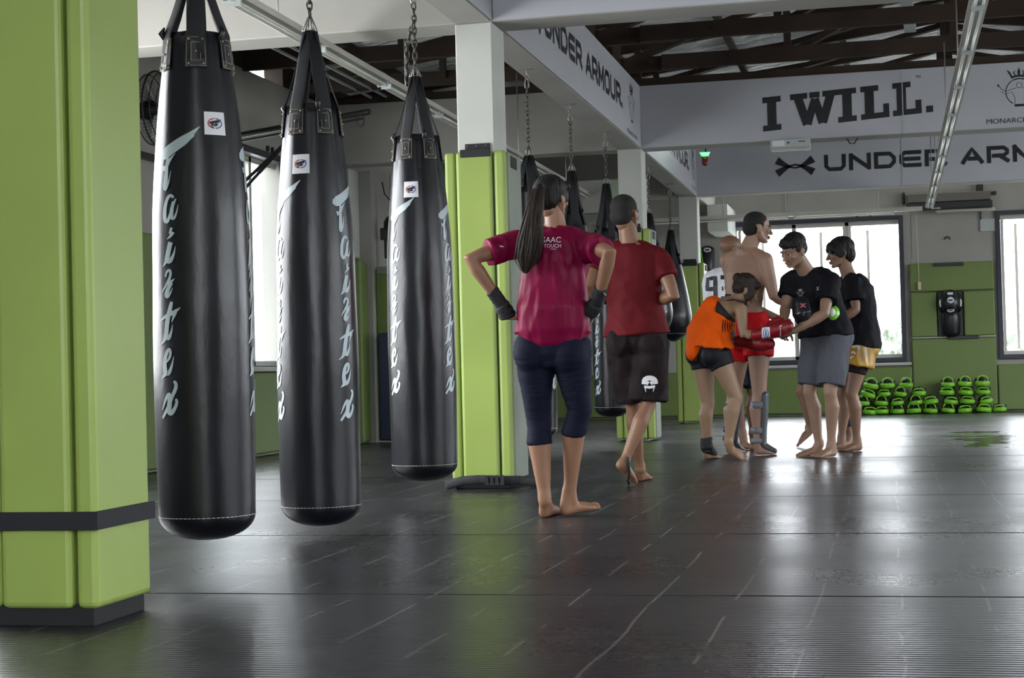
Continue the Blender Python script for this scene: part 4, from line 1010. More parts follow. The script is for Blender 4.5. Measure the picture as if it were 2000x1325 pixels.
TOR = [(-.13, .075, .075), (-.02, .162, .108), (.10, .165, .115), (.25, .150, .105), (.42, .132, .092), (.60, .145, .102), (.78, .165, .108), (.92, .145, .082), (1.0, .085, .06)]
def torso(bm, J, s, gw=1, gd=1, t0=-.2, t1=1.1, inf=0., sec=TOR, flare=0):
    hm = (J['hipL'] + J['hipR']) / 2; nk = J['neck']; mid = J.get('waist', None)
    ha = (J['hipR'] - J['hipL']).normalized(); sa = (J['shR'] - J['shL']).normalized()
    def spine(t):
        if mid is None: return lerp(hm, nk, t)
        c = 2 * mid - (hm + nk) / 2; tt = min(max(t, -.25), 1.1); return hm * (1 - tt) ** 2 + c * 2 * tt * (1 - tt) + nk * tt * tt
    ts = sorted({t for t, _, _ in sec if t0 <= t <= t1} | {max(t0, sec[0][0]), min(t1, sec[-1][0])})
    pts, rr, sd = [], [], []
    for t in ts:
        for (a, w0, d0), (b, w1, d1) in zip(sec, sec[1:]):
            if a <= t <= b: q = (t - a) / (b - a); w_, dd = lerp(w0, w1, q), lerp(d0, d1, q); break
        fl = flare * max(0, .5 - t)
        pts.append(spine(t)); rr.append(((w_ * gw) * s + inf + fl, (dd * gd) * s + inf + fl)); sd.append(lerp(ha, sa, min(1, max(0, t))))
    tube(bm, pts, rr, side=sd, n=28, cap=False)
    return spine

def limbs(bm, J, s, ga=1, gl=1, arms=True, legs=True, hands=None):
    for k in ('L', 'R'):
        sh, el, wr = J['sh' + k], J['el' + k], J['wr' + k]
        tube(bm, [sh, lerp(sh, el, .35), lerp(sh, el, .75), el, lerp(el, wr, .25), lerp(el, wr, .6), lerp(el, wr, .92), wr], [q * s * ga for q in (.056, .049, .042, .038, .041, .034, .026, .025)], n=18)
        tube(bm, [J['neck'] - V((0, 0, .01)), lerp(J['neck'], sh, .5), sh], [.046 * s, .05 * s, .052 * s * ga], n=14)
    for k in ('L', 'R'):
        hp, kn, an = J['hip' + k], J['kn' + k], J['an' + k]
        fw = J.get('fwd' + k, J['fwd'])
        c1 = lerp(kn, an, .28) - fw * .014 * s
        tube(bm, [hp, lerp(hp, kn, .3), lerp(hp, kn, .7), kn + fw * .004, lerp(kn, an, .12) - fw * .004, c1, lerp(kn, an, .55) - fw * .006, lerp(kn, an, .85), an],
             [q * s * gl for q in (.088, .083, .064, .053, .050, .057, .046, .034, .034)], n=22)
        ell(bm, kn + fw * .022 * s, (.034 * s * gl,) * 3, n=14)
        ell(bm, hp - J['fwd'] * .026 * s + V((0, 0, -.0)), (.078 * s * gl, .078 * s * gl, .09 * s), n=18)
def person(label, J, s, mats, head, girth=(1, 1, 1, 1), hands=None, voxel=.0075, loc=None, bare_hands=('L', 'R')):
    """J: joints in world space; returns the Empty and the body object"""
    gw, gd, ga, gl = girth
    base = loc or V(((J['anL'].x + J['anR'].x) / 2, (J['anL'].y + J['anR'].y) / 2, 0))
    t = thing('person', label, 'person', base)
    slots = {'eye_white': 1, 'iris': 2, 'brow': 3, 'lip': 4}
    bm = bmesh.new(); fing = bmesh.new()
    torso(bm, J, s, gw * .97, gd * .97); limbs(bm, J, s, ga, gl)
    nk = J['neck']; hd = J['head']
    tube(bm, [nk - (hd - nk) * .15, nk, lerp(nk, hd, .45), lerp(nk, hd, .85)], [.072 * s * gw, .060 * s * ga, .056 * s * ga, .054 * s], n=18)
    for k in ('L', 'R'):
        foot_mesh(bm, fing, J['an' + k], J['he' + k], J['to' + k], s, 1 if k == 'R' else -1)
        if k in bare_hands:
            d_, n_, cu, ts = hands[k] if hands and k in hands else ((J['wr' + k] - J['el' + k]), V((0, 0, -1)), 25, 1)
            hand_mesh((bm, fing), J['wr' + k], d_, n_, s, cu, thumb_side=ts)
    me = remeshed(bm, voxel, 3)
    join_me(me, fing, 0)
    hm, T, R3 = head_mesh(hd, head['fwd'], head.get('up', (0, 0, 1)), head.get('s', s), slots)
    b = bmesh.new(); b.from_mesh(me); b.from_mesh(hm); b.to_mesh(me); b.free(); bpy.data.meshes.remove(hm)
    for v in me.vertices:
        if v.co.z < .002: v.co.z = .002
    body = obj('body', me, [mats, 'eye_white', 'iris', 'brow', 'lip'], t, smooth=True)
    return t, body, T, R3
def cloth(name, bm, m, parent, voxel=.008, amp=.006, freq=(14, 14, 5), seed=0, smooth=5, label=None, zmin=None):
    me = remeshed(bm, voxel, smooth)
    if amp: wrinkle(me, amp, freq, seed)
    o = obj(name, me, m, parent, smooth=True)
    if label: o['label'] = label
    return o
def shirt(bm, J, s, gw, gd, hem=.12, inf=.012, sleeve=.62, sr=(.074, .072, .068), flare=.03, neck=.98, sleeves=('L', 'R')):
    torso(bm, J, s, gw, gd, t0=hem, t1=neck, inf=inf, flare=flare)
    for k in sleeves:
        sh, el = J['sh' + k], J['el' + k]
        tube(bm, [sh, lerp(sh, el, sleeve * .5), lerp(sh, el, sleeve)], [q * s for q in sr], n=20, cap=False)
        tube(bm, [J['neck'] + V((0, 0, -.02)), lerp(J['neck'], sh, .5) + V((0, 0, -.002)), sh], [.058 * s, .060 * s, sr[0] * s * .9], n=16)
        ell(bm, sh, (sr[0] * s * .98,) * 3, n=16)
def shorts(bm, J, s, length=.75, r=(.118, .112, .105), waist=.25, gw=1, gd=1, inf=.014, legs=('L', 'R')):
    torso(bm, J, s, gw, gd, t0=-.12, t1=waist, inf=inf)
    for k in legs:
        hp, kn = J['hip' + k], J['kn' + k]
        L_ = length[k] if isinstance(length, dict) else length
        tube(bm, [hp + V((0, 0, .02)), lerp(hp, kn, L_ * .5), lerp(hp, kn, L_)], [q * s for q in r], n=24, cap=False)
        ell(bm, hp - J['fwd'] * .04 * s, (.10 * s, .10 * s, .10 * s), n=18)
def leg_sleeve(bm, J, k, s, t0, t1, infl, gl=1):
    """follows the leg: t 0..1 thigh, 1..2 calf"""
    hp, kn, an = J['hip' + k], J['kn' + k], J['an' + k]; fw = J.get('fwd' + k, J['fwd'])
    prof = [(0, hp, .088), (.3, lerp(hp, kn, .3), .083), (.7, lerp(hp, kn, .7), .064), (1, kn + fw * .006, .056), (1.12, lerp(kn, an, .12), .053), (1.28, lerp(kn, an, .28) - fw * .014 * s, .057), (1.55, lerp(kn, an, .55) - fw * .006 * s, .046), (1.85, lerp(kn, an, .85), .034), (2, an, .034)]
    pts, rr = [], []
    ts = sorted({t0, t1} | {p[0] for p in prof if t0 < p[0] < t1})
    for t in ts:
        for a, b in zip(prof, prof[1:]):
            if a[0] <= t <= b[0]: q = (t - a[0]) / (b[0] - a[0]); pts.append(lerp(a[1], b[1], q)); rr.append(lerp(a[2], b[2], q) * s * gl + infl); break
    tube(bm, pts, rr, n=24, cap=False)
def arm_sleeve(bm, J, k, s, t0, t1, infl, ga=1):
    sh, el, wr = J['sh' + k], J['el' + k], J['wr' + k]
    tube(bm, [lerp(el, wr, t0), lerp(el, wr, (t0 + t1) / 2), lerp(el, wr, t1)], [lerp(.041, .026, t) * s * ga + infl for t in (t0, (t0 + t1) / 2, t1)], n=18)
def hair_cap(T, R3, hs, kind):
    bm = bmesh.new()
    def E(c, rr, n=24): ell(bm, T(*c), tuple(q * hs for q in rr), R3, n)
    if kind == 'crop':
        E((0, -.020, .041), (.0765, .0920, .0755), 32); E((0, -.050, -.012), (.0705, .062, .062)); [E((s * .066, .0, .02), (.012, .022, .034)) for s in (1, -1)]
    elif kind == 'short':
        E((0, -.022, .046), (.084, .096, .080), 32); E((0, -.055, .0), (.074, .060, .066)); E((0, .045, .082), (.056, .040, .030))
        for s in (1, -1): E((s * .070, .0, .030), (.012, .034, .034))
    elif kind == 'fringe':
        E((0, -.018, .048), (.092, .102, .084), 32); E((0, -.055, -.010), (.084, .062, .078)); E((0, .060, .058), (.066, .040, .040))
        for s in (1, -1): E((s * .078, .012, .018), (.014, .046, .056)); E((s * .052, .070, .040), (.026, .026, .040))
    elif kind == 'long':
        E((0, -.020, .046), (.084, .098, .081), 32); E((0, -.050, .0), (.076, .064, .074))
        for s in (1, -1): E((s * .074, .0, .012), (.012, .044, .042)); E((s * .035, .055, .07), (.04, .03, .03))
    return bm
def strands(name, paths, m, parent, wid, n=9, seed=1, rad=.004):
    """a bundle of individual locks following a path (list of (point, bundle radius))"""
    rn = random.Random(seed); bm = bmesh.new(); core = bmesh.new()
    tube(core, [p for p, r in paths], [(r * .86, r * .6) for p, r in paths], n=16)
    for k in range(n):
        a = rn.uniform(0, 2 * pi); q = rn.uniform(.65, 1.02); cut = rn.uniform(.84, 1.06); ph = rn.uniform(0, 6)
        pts = []
        for i, (p, r) in enumerate(paths):
            if i and i / (len(paths) - 1) > cut: break
            w_ = a + .25 * sin(i * .8 + ph); pts.append(p + V((cos(w_) * r * q, sin(w_) * r * q * .75, 0)))
        if len(pts) > 2: tube(bm, pts, [rad * (1 if i < len(pts) - 1 else .3) for i in range(len(pts))], n=6)
    me = remeshed(core, .006, 2); join_me(me, bm, 0)
    return obj(name, me, m, parent, smooth=True)
def bvh_of(o):
    b = bmesh.new(); b.from_mesh(o.data); b.normal_update(); t = BVHTree.FromBMesh(b); b.free(); return t
def wrap_bands(bm, a, b, r0, r1, n, th=.003):
    """bandage turns round a limb"""
    ax = (b - a)
    for i in range(n):
        c = lerp(a, b, (i + .5) / n); tilt = V((.16 * (-1) ** i, .08, 0)); t, u, v = frame_of(ax + tilt * ax.length, V((1, 0, 0)))
        r = lerp(r0, r1, (i + .5) / n)
        tube(bm, [c - t * ax.length / n * .42, c + t * ax.length / n * .58], r + th, side=u, n=20, cap=False)

def cotton(name, col, rough=.85, sheen=0): return mat(name, col, rough, spec=.12, bump=(220, .25, .0008), var=(4, .12), sheen=sheen)

# ---- woman in maroon, back to us, hands on hips
Yw = 7.40
sk1 = skin('skin_tan', (0.264, 0.135, 0.079))
J = dict(head=P(1078, 388, Yw + .02), neck=P(1086, 448, Yw + .02), shL=P(1012, 478, Yw + .02), shR=P(1152, 484, Yw - .02), elL=P(917, 505, Yw - .12), elR=P(1191, 492, Yw - .20),
         wrL=P(978, 592, Yw - .04), wrR=P(1168, 590, Yw - .06), hipL=P(1044, 690, Yw), hipR=P(1116, 692, Yw), waist=P(1080, 570, Yw + .02), knL=P(1052, 822, Yw + .02), knR=P(1130, 800, Yw + .02),
         anL=P(1064, 978, Yw + .01), anR=P(1112, 962, Yw + .10), heL=P(1058, 1019, Yw + .02), toL=P(1092, 990, Yw + .34), heR=P(1094, 1002, Yw + .09), toR=P(1174, 985, Yw + .22), fwd=V((.15, 1, 0)).normalized(), fwdR=V((.7, .7, 0)).normalized())
J['heL'].z = .0; J['toL'].z = .0; J['heR'].z = 0.0; J['toR'].z = .03
s = .895
hd = dict(fwd=(.40, .90, -.06), s=.86)
t, body, T, R3 = person('woman seen from behind in a maroon t-shirt and navy capri leggings, hands on hips', J, s, sk1, hd, girth=(.97, .98, .92, 1.04),
    hands={'L': (P(1000, 632, Yw + .0) - J['wrL'], V((.8, .35, 0)), 32, -1), 'R': (P(1140, 622, Yw + .0) - J['wrR'], V((-.8, .35, 0)), 32, 1)})
M['maroon_pink'] = cotton('maroon_jersey', (.17, .003, .034), .45)
bm = bmesh.new()
shirt(bm, J, s, 1.0, 1.02, hem=.16, inf=.020, sleeve=.60, sr=(.074, .072, .074), flare=.05)
tube(bm, [P(1080, 640, Yw - .01), P(1078, 600, Yw - .02), P(1082, 520, Yw)], [(.168, .128), (.165, .125), (.14, .10)], n=28)
sh = cloth('t_shirt', bm, 'maroon_pink', t, amp=.010, freq=(15, 15, 3.2), seed=3)
bv = bvh_of(sh)
bm = bmesh.new(); o_ = P(1078, 482, Yw - .3); e = (P(1100, 482, Yw - .3) - P(1078, 482, Yw - .3)).normalized()
fm = proj_map(o_, e, (0, 0, 1), bv, .0025, .02); k_ = .0021
add_text(bm, 'ISAAC', .036, lambda a, b, q: fm(a - .050, b + .034, q), 1.0); add_text(bm, '& TOUCH', .024, lambda a, b, q: fm(a - .050, b + .010, q), .95); strokes(bm, [[(-.05, .003, .0022), (-.022, .003, .0022)]], fm, step=.004, nc=1, curve=False)
obj('shirt_print', bm, 'white_label', sh, recalc=False)
bm = bmesh.new(); fm2 = proj_map(P(955, 474, Yw - .3), e, (0, 0, 1), bv, .0025, .02)
strokes(bm, [[(0, 0, .003), (.008, -.004, .006), (.018, -.004, .003)]], fm2, step=.003, nc=1); obj('sleeve_mark', bm, 'white_label', sh, recalc=False)
M['navy_lycra'] = mat('navy_lycra', (.005, .006, .018), .75, spec=.15, bump=(40, .3, .002, (1, 1, 3)))
bm = bmesh.new(); torso(bm, J, s, 1.0, 1.02, t0=-.14, t1=.34, inf=.006)
for k in 'LR':
    leg_sleeve(bm, J, k, s, 0, 1.30, .006, 1.04); ell(bm, J['hip' + k] - J['fwd'] * .030 + V((0, 0, -.0)), (.088, .085, .100), n=20); tube(bm, [J['hip' + k] + V((.02 if k == 'R' else -.02, 0, .03)), lerp(J['hip' + k], J['kn' + k], .35)], [.075, .080], n=20)
lg = cloth('leggings', bm, 'navy_lycra', t, voxel=.007, amp=.0022, freq=(8, 8, 60), seed=1)
bm = hair_cap(T, R3, .86, 'long'); hr = cloth('hair', bm, 'hair_dark', t, voxel=.005, amp=.003, freq=(60, 60, 8), seed=2, smooth=3)
pt = [(T(-.02, -.10, .045), .018), (P(1052, 372, Yw - .10), .026), (P(1046, 400, Yw - .12), .036), (P(1040, 430, Yw - .12), .044), (P(1036, 470, Yw - .13), .060), (P(1030, 505, Yw - .13), .058), (P(1026, 530, Yw - .13), .020)]
strands('ponytail', pt, 'hair_brown', hr, .04, n=170, seed=4, rad=.0032)
bm = bmesh.new(); c = P(1056, 366, Yw - .09); tube(bm, [c + V((.018 * cos(q), 0.008 * sin(q), .018 * sin(q))) for q in [2 * pi * i / 14 for i in range(14)]], .006, side=V((0, 1, 0)), n=8, closed=True); obj('hair_tie', bm, 'strap_black', hr)
for k, dr in (('L', P(1000, 632, Yw) - J['wrL']), ('R', P(1140, 622, Yw) - J['wrR'])):
    bm = bmesh.new(); w0 = J['wr' + k]; wrap_bands(bm, lerp(J['el' + k], w0, .70), w0 + dr.normalized() * .01, .028, .027, 4, .004)
    wrap_bands(bm, w0 + dr.normalized() * .01, w0 + dr.normalized() * .070, .033, .039, 4, .003)
    hw = obj('hand_wrap', remeshed(bm, .0035, 3), 'strap_black', t, smooth=True)
    if k == 'R':
        bw = bvh_of(hw); bm = bmesh.new(); fm = proj_map(P(1172, 574, Yw - .3), e, (0, 0, 1), bw, .002, .02)
        strokes(bm, [[(-.014, .006, .005), (.014, .003, .005)], [(-.01, -.004, .004), (.01, -.006, .004)], [(-.014, .012, .003), (-.01, .002, .003), (-.004, .012, .003), (.0, .002, .003), (.008, .012, .003)]], fm, step=.003, nc=1, curve=False); obj('wrap_print', bm, 'white_label', hw, recalc=False)

# ---- man in dark red, walking away
Ym = 9.50
sk2 = skin('skin_olive', (0.218, 0.110, 0.061))
J = dict(head=P(1221, 418, Ym + .0), neck=P(1230, 477, Ym), shL=P(1172, 502, Ym + .02), shR=P(1288, 506, Ym), elL=P(1146, 558, Ym - .10), elR=P(1316, 578, Ym - .08), wrL=P(1182, 588, Ym + .08), wrR=P(1262, 592, Ym + .10),
         hipL=P(1218, 668, Ym), hipR=P(1272, 670, Ym), waist=P(1238, 580, Ym), knL=P(1236, 790, Ym + .10), knR=P(1266, 792, Ym - .02), anL=P(1250, 915, Ym + .24), anR=P(1218, 905, Ym - .12),
         heL=P(1246, 940, Ym + .24), toL=P(1262, 928, Ym + .5), heR=P(1201, 912, Ym - .16), toR=P(1240, 958, Ym - .02), fwd=V((.12, 1, 0)).normalized())
J['heL'].z = 0.0; J['toL'].z = 0.0; J['toR'].z = .006
s = .97
t, body, T, R3 = person('man seen from behind walking in a dark red t-shirt and charcoal shorts', J, s, sk2, dict(fwd=(.35, .93, 0), s=.97), girth=(1.0, 1.0, 1.0, .86),
    hands={'L': (V((.6, .8, .1)), V((0, 0, -1)), 40, -1), 'R': (V((-.6, .8, .1)), V((0, 0, -1)), 40, 1)})
M['dark_red'] = cotton('dark_red_jersey', (.10, .007, .010), .7)
bm = bmesh.new(); shirt(bm, J, s, 1.02, 1.0, hem=.08, inf=.022, sleeve=.52, sr=(.072, .070, .068), flare=.03)
sh = cloth('t_shirt', bm, 'dark_red', t, amp=.007, freq=(9, 9, 9), seed=8)
bm = bmesh.new(); tube(bm, [J['neck'] + V((0, 0, -.022)), J['neck'] + V((0, 0, .0))], [.078, .066], n=24, cap=False); obj('collar', bm, 'dark_red', sh, smooth=True)
M['charcoal'] = mat('charcoal_camo_shorts', (.014, .009, .010), .8, spec=.15, bump=(8, .5, .012), var=(7, .6))
bm = bmesh.new(); shorts(bm, J, s, {'L': .92, 'R': .93}, (.108, .108, .112), waist=.26, gw=1.0, gd=1.0)
so = cloth('shorts', bm, 'charcoal', t, amp=.010, freq=(10, 10, 6), seed=5)
bv = bvh_of(so); bm = bmesh.new(); fm = proj_map(P(1254, 752, Ym - .4), V((1, 0, 0)), (0, 0, 1), bv, .002, .02)
strokes(bm, [[(-.034, .0, .02), (-.03, .028, .026), (0, .036, .03), (.03, .028, .026), (.036, .0, .02)], [(-.02, .012, .02), (-.006, .002, .02)], [(.02, .012, .02), (.006, .002, .02)], [(-.03, -.012, .012), (0, -.02, .016), (.03, -.012, .012)], [(-.026, -.014, .008), (-.02, -.045, .002)], [(.026, -.014, .008), (.02, -.045, .002)]], fm, step=.005, nc=2); obj('emblem', bm, 'white_label', so, recalc=False)
bm = bmesh.new(); fm = proj_map(P(1294, 768, Ym - .4), V((1, 0, 0)), (0, 0, 1), bv, .003, .02); strokes(bm, [[(.01, .04, .004), (-.004, .0, .034), (-.006, -.03, .05)]], fm, step=.01, nc=2); obj('hem_panel', bm, mat('slate_panel', (.05, .06, .09), .6), so, recalc=False)
bm = hair_cap(T, R3, .97, 'crop'); cloth('hair', bm, 'hair_short', t, voxel=.005, amp=0, smooth=3)
bm = bmesh.new(); a = J['anR']; tube(bm, [a + V((.03, -.035, .03)), lerp(a, J['toR'], .4) + V((.015, -.05, .0)), lerp(a, J['toR'], .8) + V((-.02, -.05, .0)), J['toR'] + V((-.03, -.03, .004))], .0075, n=8); obj('foot_strap', bm, 'strap_black', t)

# ---- woman in orange top, bent forward, hands in red gloves
Yg = 11.95
sk3 = skin('skin_warm', (0.277, 0.169, 0.103))
J = dict(head=P(1457, 566, Yg + .02), neck=P(1436, 592, Yg), shL=P(1422, 590, Yg + .14), shR=P(1447, 605, Yg - .14), elR=P(1452, 655, Yg - .20), elL=P(1430, 668, Yg + .20), wrR=P(1484, 652, Yg - .18), wrL=P(1450, 668, Yg + .16),
         hipL=P(1372, 692, Yg + .07), hipR=P(1402, 694, Yg - .07), waist=P(1396, 632, Yg), knL=P(1382, 790, Yg + .06), knR=P(1438, 778, Yg - .08), anL=P(1380, 868, Yg + .06), anR=P(1422, 866, Yg - .08),
         heL=P(1375, 897, Yg + .08), toL=P(1402, 893, Yg + .25), heR=P(1416, 884, Yg - .04), toR=P(1456, 906, Yg - .02), fwd=V((.80, .6, 0)).normalized())
J['heL'].z = .0; J['toL'].z = 0; J['toR'].z = 0.0; J['heR'].z = .06
s = .93
t, body, T, R3 = person('woman bent forward in a loose orange tank top and black shorts', J, s, sk3, dict(fwd=(.85, .28, -.55), up=(.5, .1, .8), s=.9), girth=(.92, .95, .88, 1.0), bare_hands=())
M['orange'] = cotton('orange_jersey', (.80, .105, .004), .7)
bm = bmesh.new(); torso(bm, J, s, 1.05, 1.05, t0=.10, t1=.70, inf=.022, flare=.06)
tube(bm, [P(1356, 690, Yg), P(1366, 650, Yg), P(1392, 600, Yg)], [(.055, .11), (.09, .13), (.08, .11)], side=V((.8, 0, .5)), n=24)
tube(bm, [P(1402, 684, Yg), P(1398, 645, Yg), P(1402, 615, Yg)], [(.09, .13), (.10, .13), (.07, .1)], side=V((1, 0, 0)), n=24)
tt = cloth('tank_top', bm, 'orange', t, amp=.012, freq=(14, 14, 3), seed=6)
bv = bvh_of(tt); bm = bmesh.new(); fm = proj_map(P(1414, 634, Yg - .5), V((1, 0, 0)), (0, 0, 1), bv, .003, .02)
strokes(bm, [[(-.035 + .014 * i, .045 - .004 * i, .003), (-.045 + .016 * i, .0, .009), (-.05 + .02 * i, -.055 + .006 * i, .003)] for i in range(6)], fm, step=.01, nc=1); obj('top_print', bm, 'black_print', tt, recalc=False)
bm = bmesh.new(); torso(bm, J, s, .93, .97, t0=.66, t1=.82, inf=.008); cloth('sports_bra', bm, 'strap_black', t, amp=0)
bm = bmesh.new()
for k, q in (('L', .03), ('R', -.03)):
    sp0 = lerp((J['hipL'] + J['hipR']) / 2, J['neck'], .80); tube(bm, [sp0 + V((-.03, q * 2, .085)), lerp(sp0, J['sh' + k], .6) + V((-.02, 0, .085)), J['sh' + k] + V((.02, 0, .05))], .006, n=8)
obj('shoulder_strap', bm, 'strap_black', t)
M['black_lycra'] = mat('black_lycra', (.006, .007, .012), .6, spec=.25)
bm = bmesh.new(); shorts(bm, J, s, {'L': .30, 'R': .28}, (.100, .100, .098), waist=.25, inf=.008); cloth('shorts', bm, 'black_lycra', t, amp=.002, seed=2)
bm = hair_cap(T, R3, .9, 'long')
hr = cloth('hair', bm, 'hair_brown', t, voxel=.005, amp=.004, freq=(50, 50, 14), seed=7, smooth=3)
bm = bmesh.new(); [ell(bm, T(sx_ * .066, .030, -.02), (.018, .040, .058), R3) for sx_ in (1, -1)]; ell(bm, T(-.01, -.10, .045), (.040, .036, .038), n=20); tube(bm, [T(.06, .0, -.02), T(.075, .03, -.07), T(.06, .05, -.12)], [.014, .012, .004], n=10); cloth('hair_bun', bm, 'hair_brown', hr, voxel=.005, amp=.004, freq=(50, 50, 14), seed=1, smooth=2)
M['glove_red'] = mat('red_glove_leather', (.20, .004, .008), .4, bump=(12, .3, .006), var=(5, .2))
for k, en, lb in (('R', P(1530, 640, Yg - .16), None), ('L', P(1500, 672, Yg + .12), None)):
    w0 = J['wr' + k]; dr = (en - w0).normalized()
    bm = bmesh.new(); up_ = V((0, 0, 1)); L_ = (en - w0).length
    tube(bm, [w0 - dr * .03, w0 + dr * .05], [(.052, .045), (.050, .044)], side=V((0, 1, 0)), n=20)
    tube(bm, [w0 + dr * .05, w0 + dr * .10, w0 + dr * .16, w0 + dr * .20], [(.052, .048), (.066, .062), (.066, .060), (.050, .044)], side=V((0, 1, 0)), n=22)
    tube(bm, [w0 + dr * .07 + V((0, 0, .05)), w0 + dr * .13 + V((0, -.01, .065)), w0 + dr * .16 + V((0, 0, .055))], [.022, .026, .018], n=12)
    me = remeshed(bm, .006, 4); gt = obj('boxing_glove', me, 'glove_red', t, smooth=True)
    if k == 'R':
        bv = bvh_of(gt); bm = bmesh.new(); fm = proj_map(P(1490, 650, Yg - .5), V((1, 0, 0)), (0, 0, 1), bv, .0015, .02)
        strokes(bm, [[(-.028, 0, .085), (.028, 0, .085)]], lambda a, b, q: fm(a, b, 0), step=.01, nc=8, curve=False); cu = obj('cuff_label', bm, 'white_label', gt, recalc=False)
        bm = bmesh.new(); strokes(bm, [[(.017 * cos(q), .030 * sin(q), .005) for q in [2 * pi * i / 24 for i in range(25)]]], lambda a, b, q: fm(a, b, 4), step=.004, nc=1, curve=False)
        strokes(bm, [[(0, .018, .008), (0, -.018, .008)], [(-.006, .01, .004), (.007, .01, .004)], [(-.006, -.006, .004), (.007, -.004, .004)]], lambda a, b, q: fm(a, b, 6), step=.004, nc=1, curve=False); obj('oval_mark', bm, mat_blue, cu, recalc=False)
        bm = bmesh.new(); fm = proj_map(P(1519, 645, Yg - .5), V((1, 0, 0)), (0, 0, 1), bv, .002, .02)
        kk = .000036; strokes(bm, [[((p[0] - 180) * kk * 1.5, .040 - (p[1] - 28) * kk, p[2] * kk * 1.5) for p in q] for q in FAIR], fm, step=.002, nc=1); obj('lettering', bm, 'white_label', gt, recalc=False)
bm = bmesh.new(); a = J['anL']; wrap_bands(bm, a + V((0, 0, .05)), a + V((0, 0, -.03)), .040, .042, 3, .004); tube(bm, [a + V((0, 0, -.02)), lerp(J['heL'], J['toL'], .45) + V((0, 0, .045)), lerp(J['heL'], J['toL'], .60) + V((0, 0, .03))], [(.046, .044), (.046, .044), (.048, .034)], side=V((.8, -.5, 0)), n=18, cap=False)
cloth('ankle_support', bm, 'strap_black', t, voxel=.006, amp=0, smooth=2)

# ---- shirtless man in red shorts with shin guards
Ys = 12.55
sk4 = skin('skin_fair', (0.304, 0.182, 0.128))
J = dict(head=P(1480, 445, Ys), neck=P(1461, 487, Ys), shL=P(1421, 508, Ys + .10), shR=P(1494, 508, Ys - .08), elL=P(1440, 590, Ys + .22), elR=P(1511, 578, Ys - .10), wrL=P(1520, 622, Ys + .22), wrR=P(1553, 600, Ys + .02),
         hipL=P(1446, 662, Ys + .07), hipR=P(1482, 664, Ys - .04), waist=P(1454, 590, Ys + .01), knL=P(1432, 778, Ys + .18), knR=P(1482, 772, Ys - .06), anL=P(1424, 862, Ys + .22), anR=P(1480, 868, Ys - .06),
         heL=P(1420, 882, Ys + .22), toL=P(1448, 878, Ys + .34), heR=P(1474, 890, Ys - .06), toR=P(1516, 886, Ys - .04), fwd=V((.85, .5, 0)).normalized(), fwdR=V((1, .1, 0)))
for q in ('heL', 'toL', 'heR', 'toR'): J[q].z = 0
s = 1.03
t, body, T, R3 = person('shirtless man with short dark hair and red shorts', J, s, sk4, dict(fwd=(.92, .38, -.12), s=1.03), girth=(1.12, 1.05, 1.06, .97),
    hands={'R': (V((.9, .1, -.3)), V((0, 0, -1)), 30, 1), 'L': (V((.9, 0, -.2)), V((0, 0, -1)), 30, -1)})
M['red_shorts'] = cotton('red_shorts', (.50, .008, .012), .6)
bm = bmesh.new(); shorts(bm, J, s, {'L': .32, 'R': .30}, (.105, .108, .112), waist=.36, gw=1.16, gd=1.12, inf=.016)
cloth('shorts', bm, 'red_shorts', t, amp=.008, freq=(12, 12, 6), seed=4)
bm = hair_cap(T, R3, 1.03, 'crop'); cloth('hair', bm, 'hair_short', t, voxel=.005, amp=.001, smooth=3)
M['guard'] = mat('grey_guard_vinyl', (.055, .062, .070), .4, spec=.5)
for k in 'RL':
    kn, an = J['kn' + k], J['an' + k]; fw = J.get('fwd' + k, J['fwd']); sd = fw.cross(V((0, 0, 1)))
    bm = bmesh.new(); tube(bm, [lerp(kn, an, .0) + fw * .040, lerp(kn, an, .3) + fw * .042, lerp(kn, an, .7) + fw * .038, an + fw * .040], [(.062, .034), (.060, .032), (.050, .028), (.046, .026)], side=sd, n=20)
    tube(bm, [an + fw * .045 + V((0, 0, -.01)), lerp(J['he' + k], J['to' + k], .62) + V((0, 0, .055)), lerp(J['he' + k], J['to' + k], .95) + V((0, 0, .03))], [(.046, .028), (.052, .026), (.050, .018)], side=sd, n=18)
    g = cloth('shin_guard', bm, 'guard', t, voxel=.006, amp=0, smooth=4)
    bm = bmesh.new()
    for q, hh in ((.20, .026), (.72, .022), (.93, .018)):
        c = lerp(kn, an, q); r = lerp(.067, .050, q); tube(bm, [c - fw * .010 if 0 else c - V((0, 0, hh)), c + V((0, 0, hh))], r, n=22, cap=False)
    obj('guard_strap', bm, mat('grey_strap', (.16, .18, .20), .35) if k == 'R' else 'guard', g, smooth=True)

# ---- bald man in white jersey, behind the shirtless man
Yb = 13.35
J = dict(head=P(1429, 487, Yb), neck=P(1420, 528, Yb), shL=P(1390, 545, Yb - .02), shR=P(1452, 545, Yb), elL=P(1388, 610, Yb), elR=P(1462, 610, Yb + .05), wrL=P(1412, 650, Yb + .15), wrR=P(1470, 640, Yb + .18),
         hipL=P(1430, 678, Yb), hipR=P(1468, 678, Yb), waist=P(1430, 600, Yb), knL=P(1440, 775, Yb), knR=P(1470, 772, Yb + .1), anL=P(1450, 848, Yb), anR=P(1470, 846, Yb + .12), heL=P(1446, 866, Yb), toL=P(1474, 868, Yb), heR=P(1466, 862, Yb + .12), toR=P(1492, 862, Yb + .2), fwd=V((.7, .7, 0)).normalized())
for q in ('heL', 'toL', 'heR', 'toR'): J[q].z = 0
sk5 = skin('skin_brown', (0.198, 0.103, 0.064))
t, body, T, R3 = person('bald man in a white numbered jersey behind the shirtless man', J, .98, sk5, dict(fwd=(.85, .45, -.1), s=.98), girth=(1.0, 1, 1, .95))
M['white_jersey'] = cotton('white_jersey', (.80, .82, .88), .8)
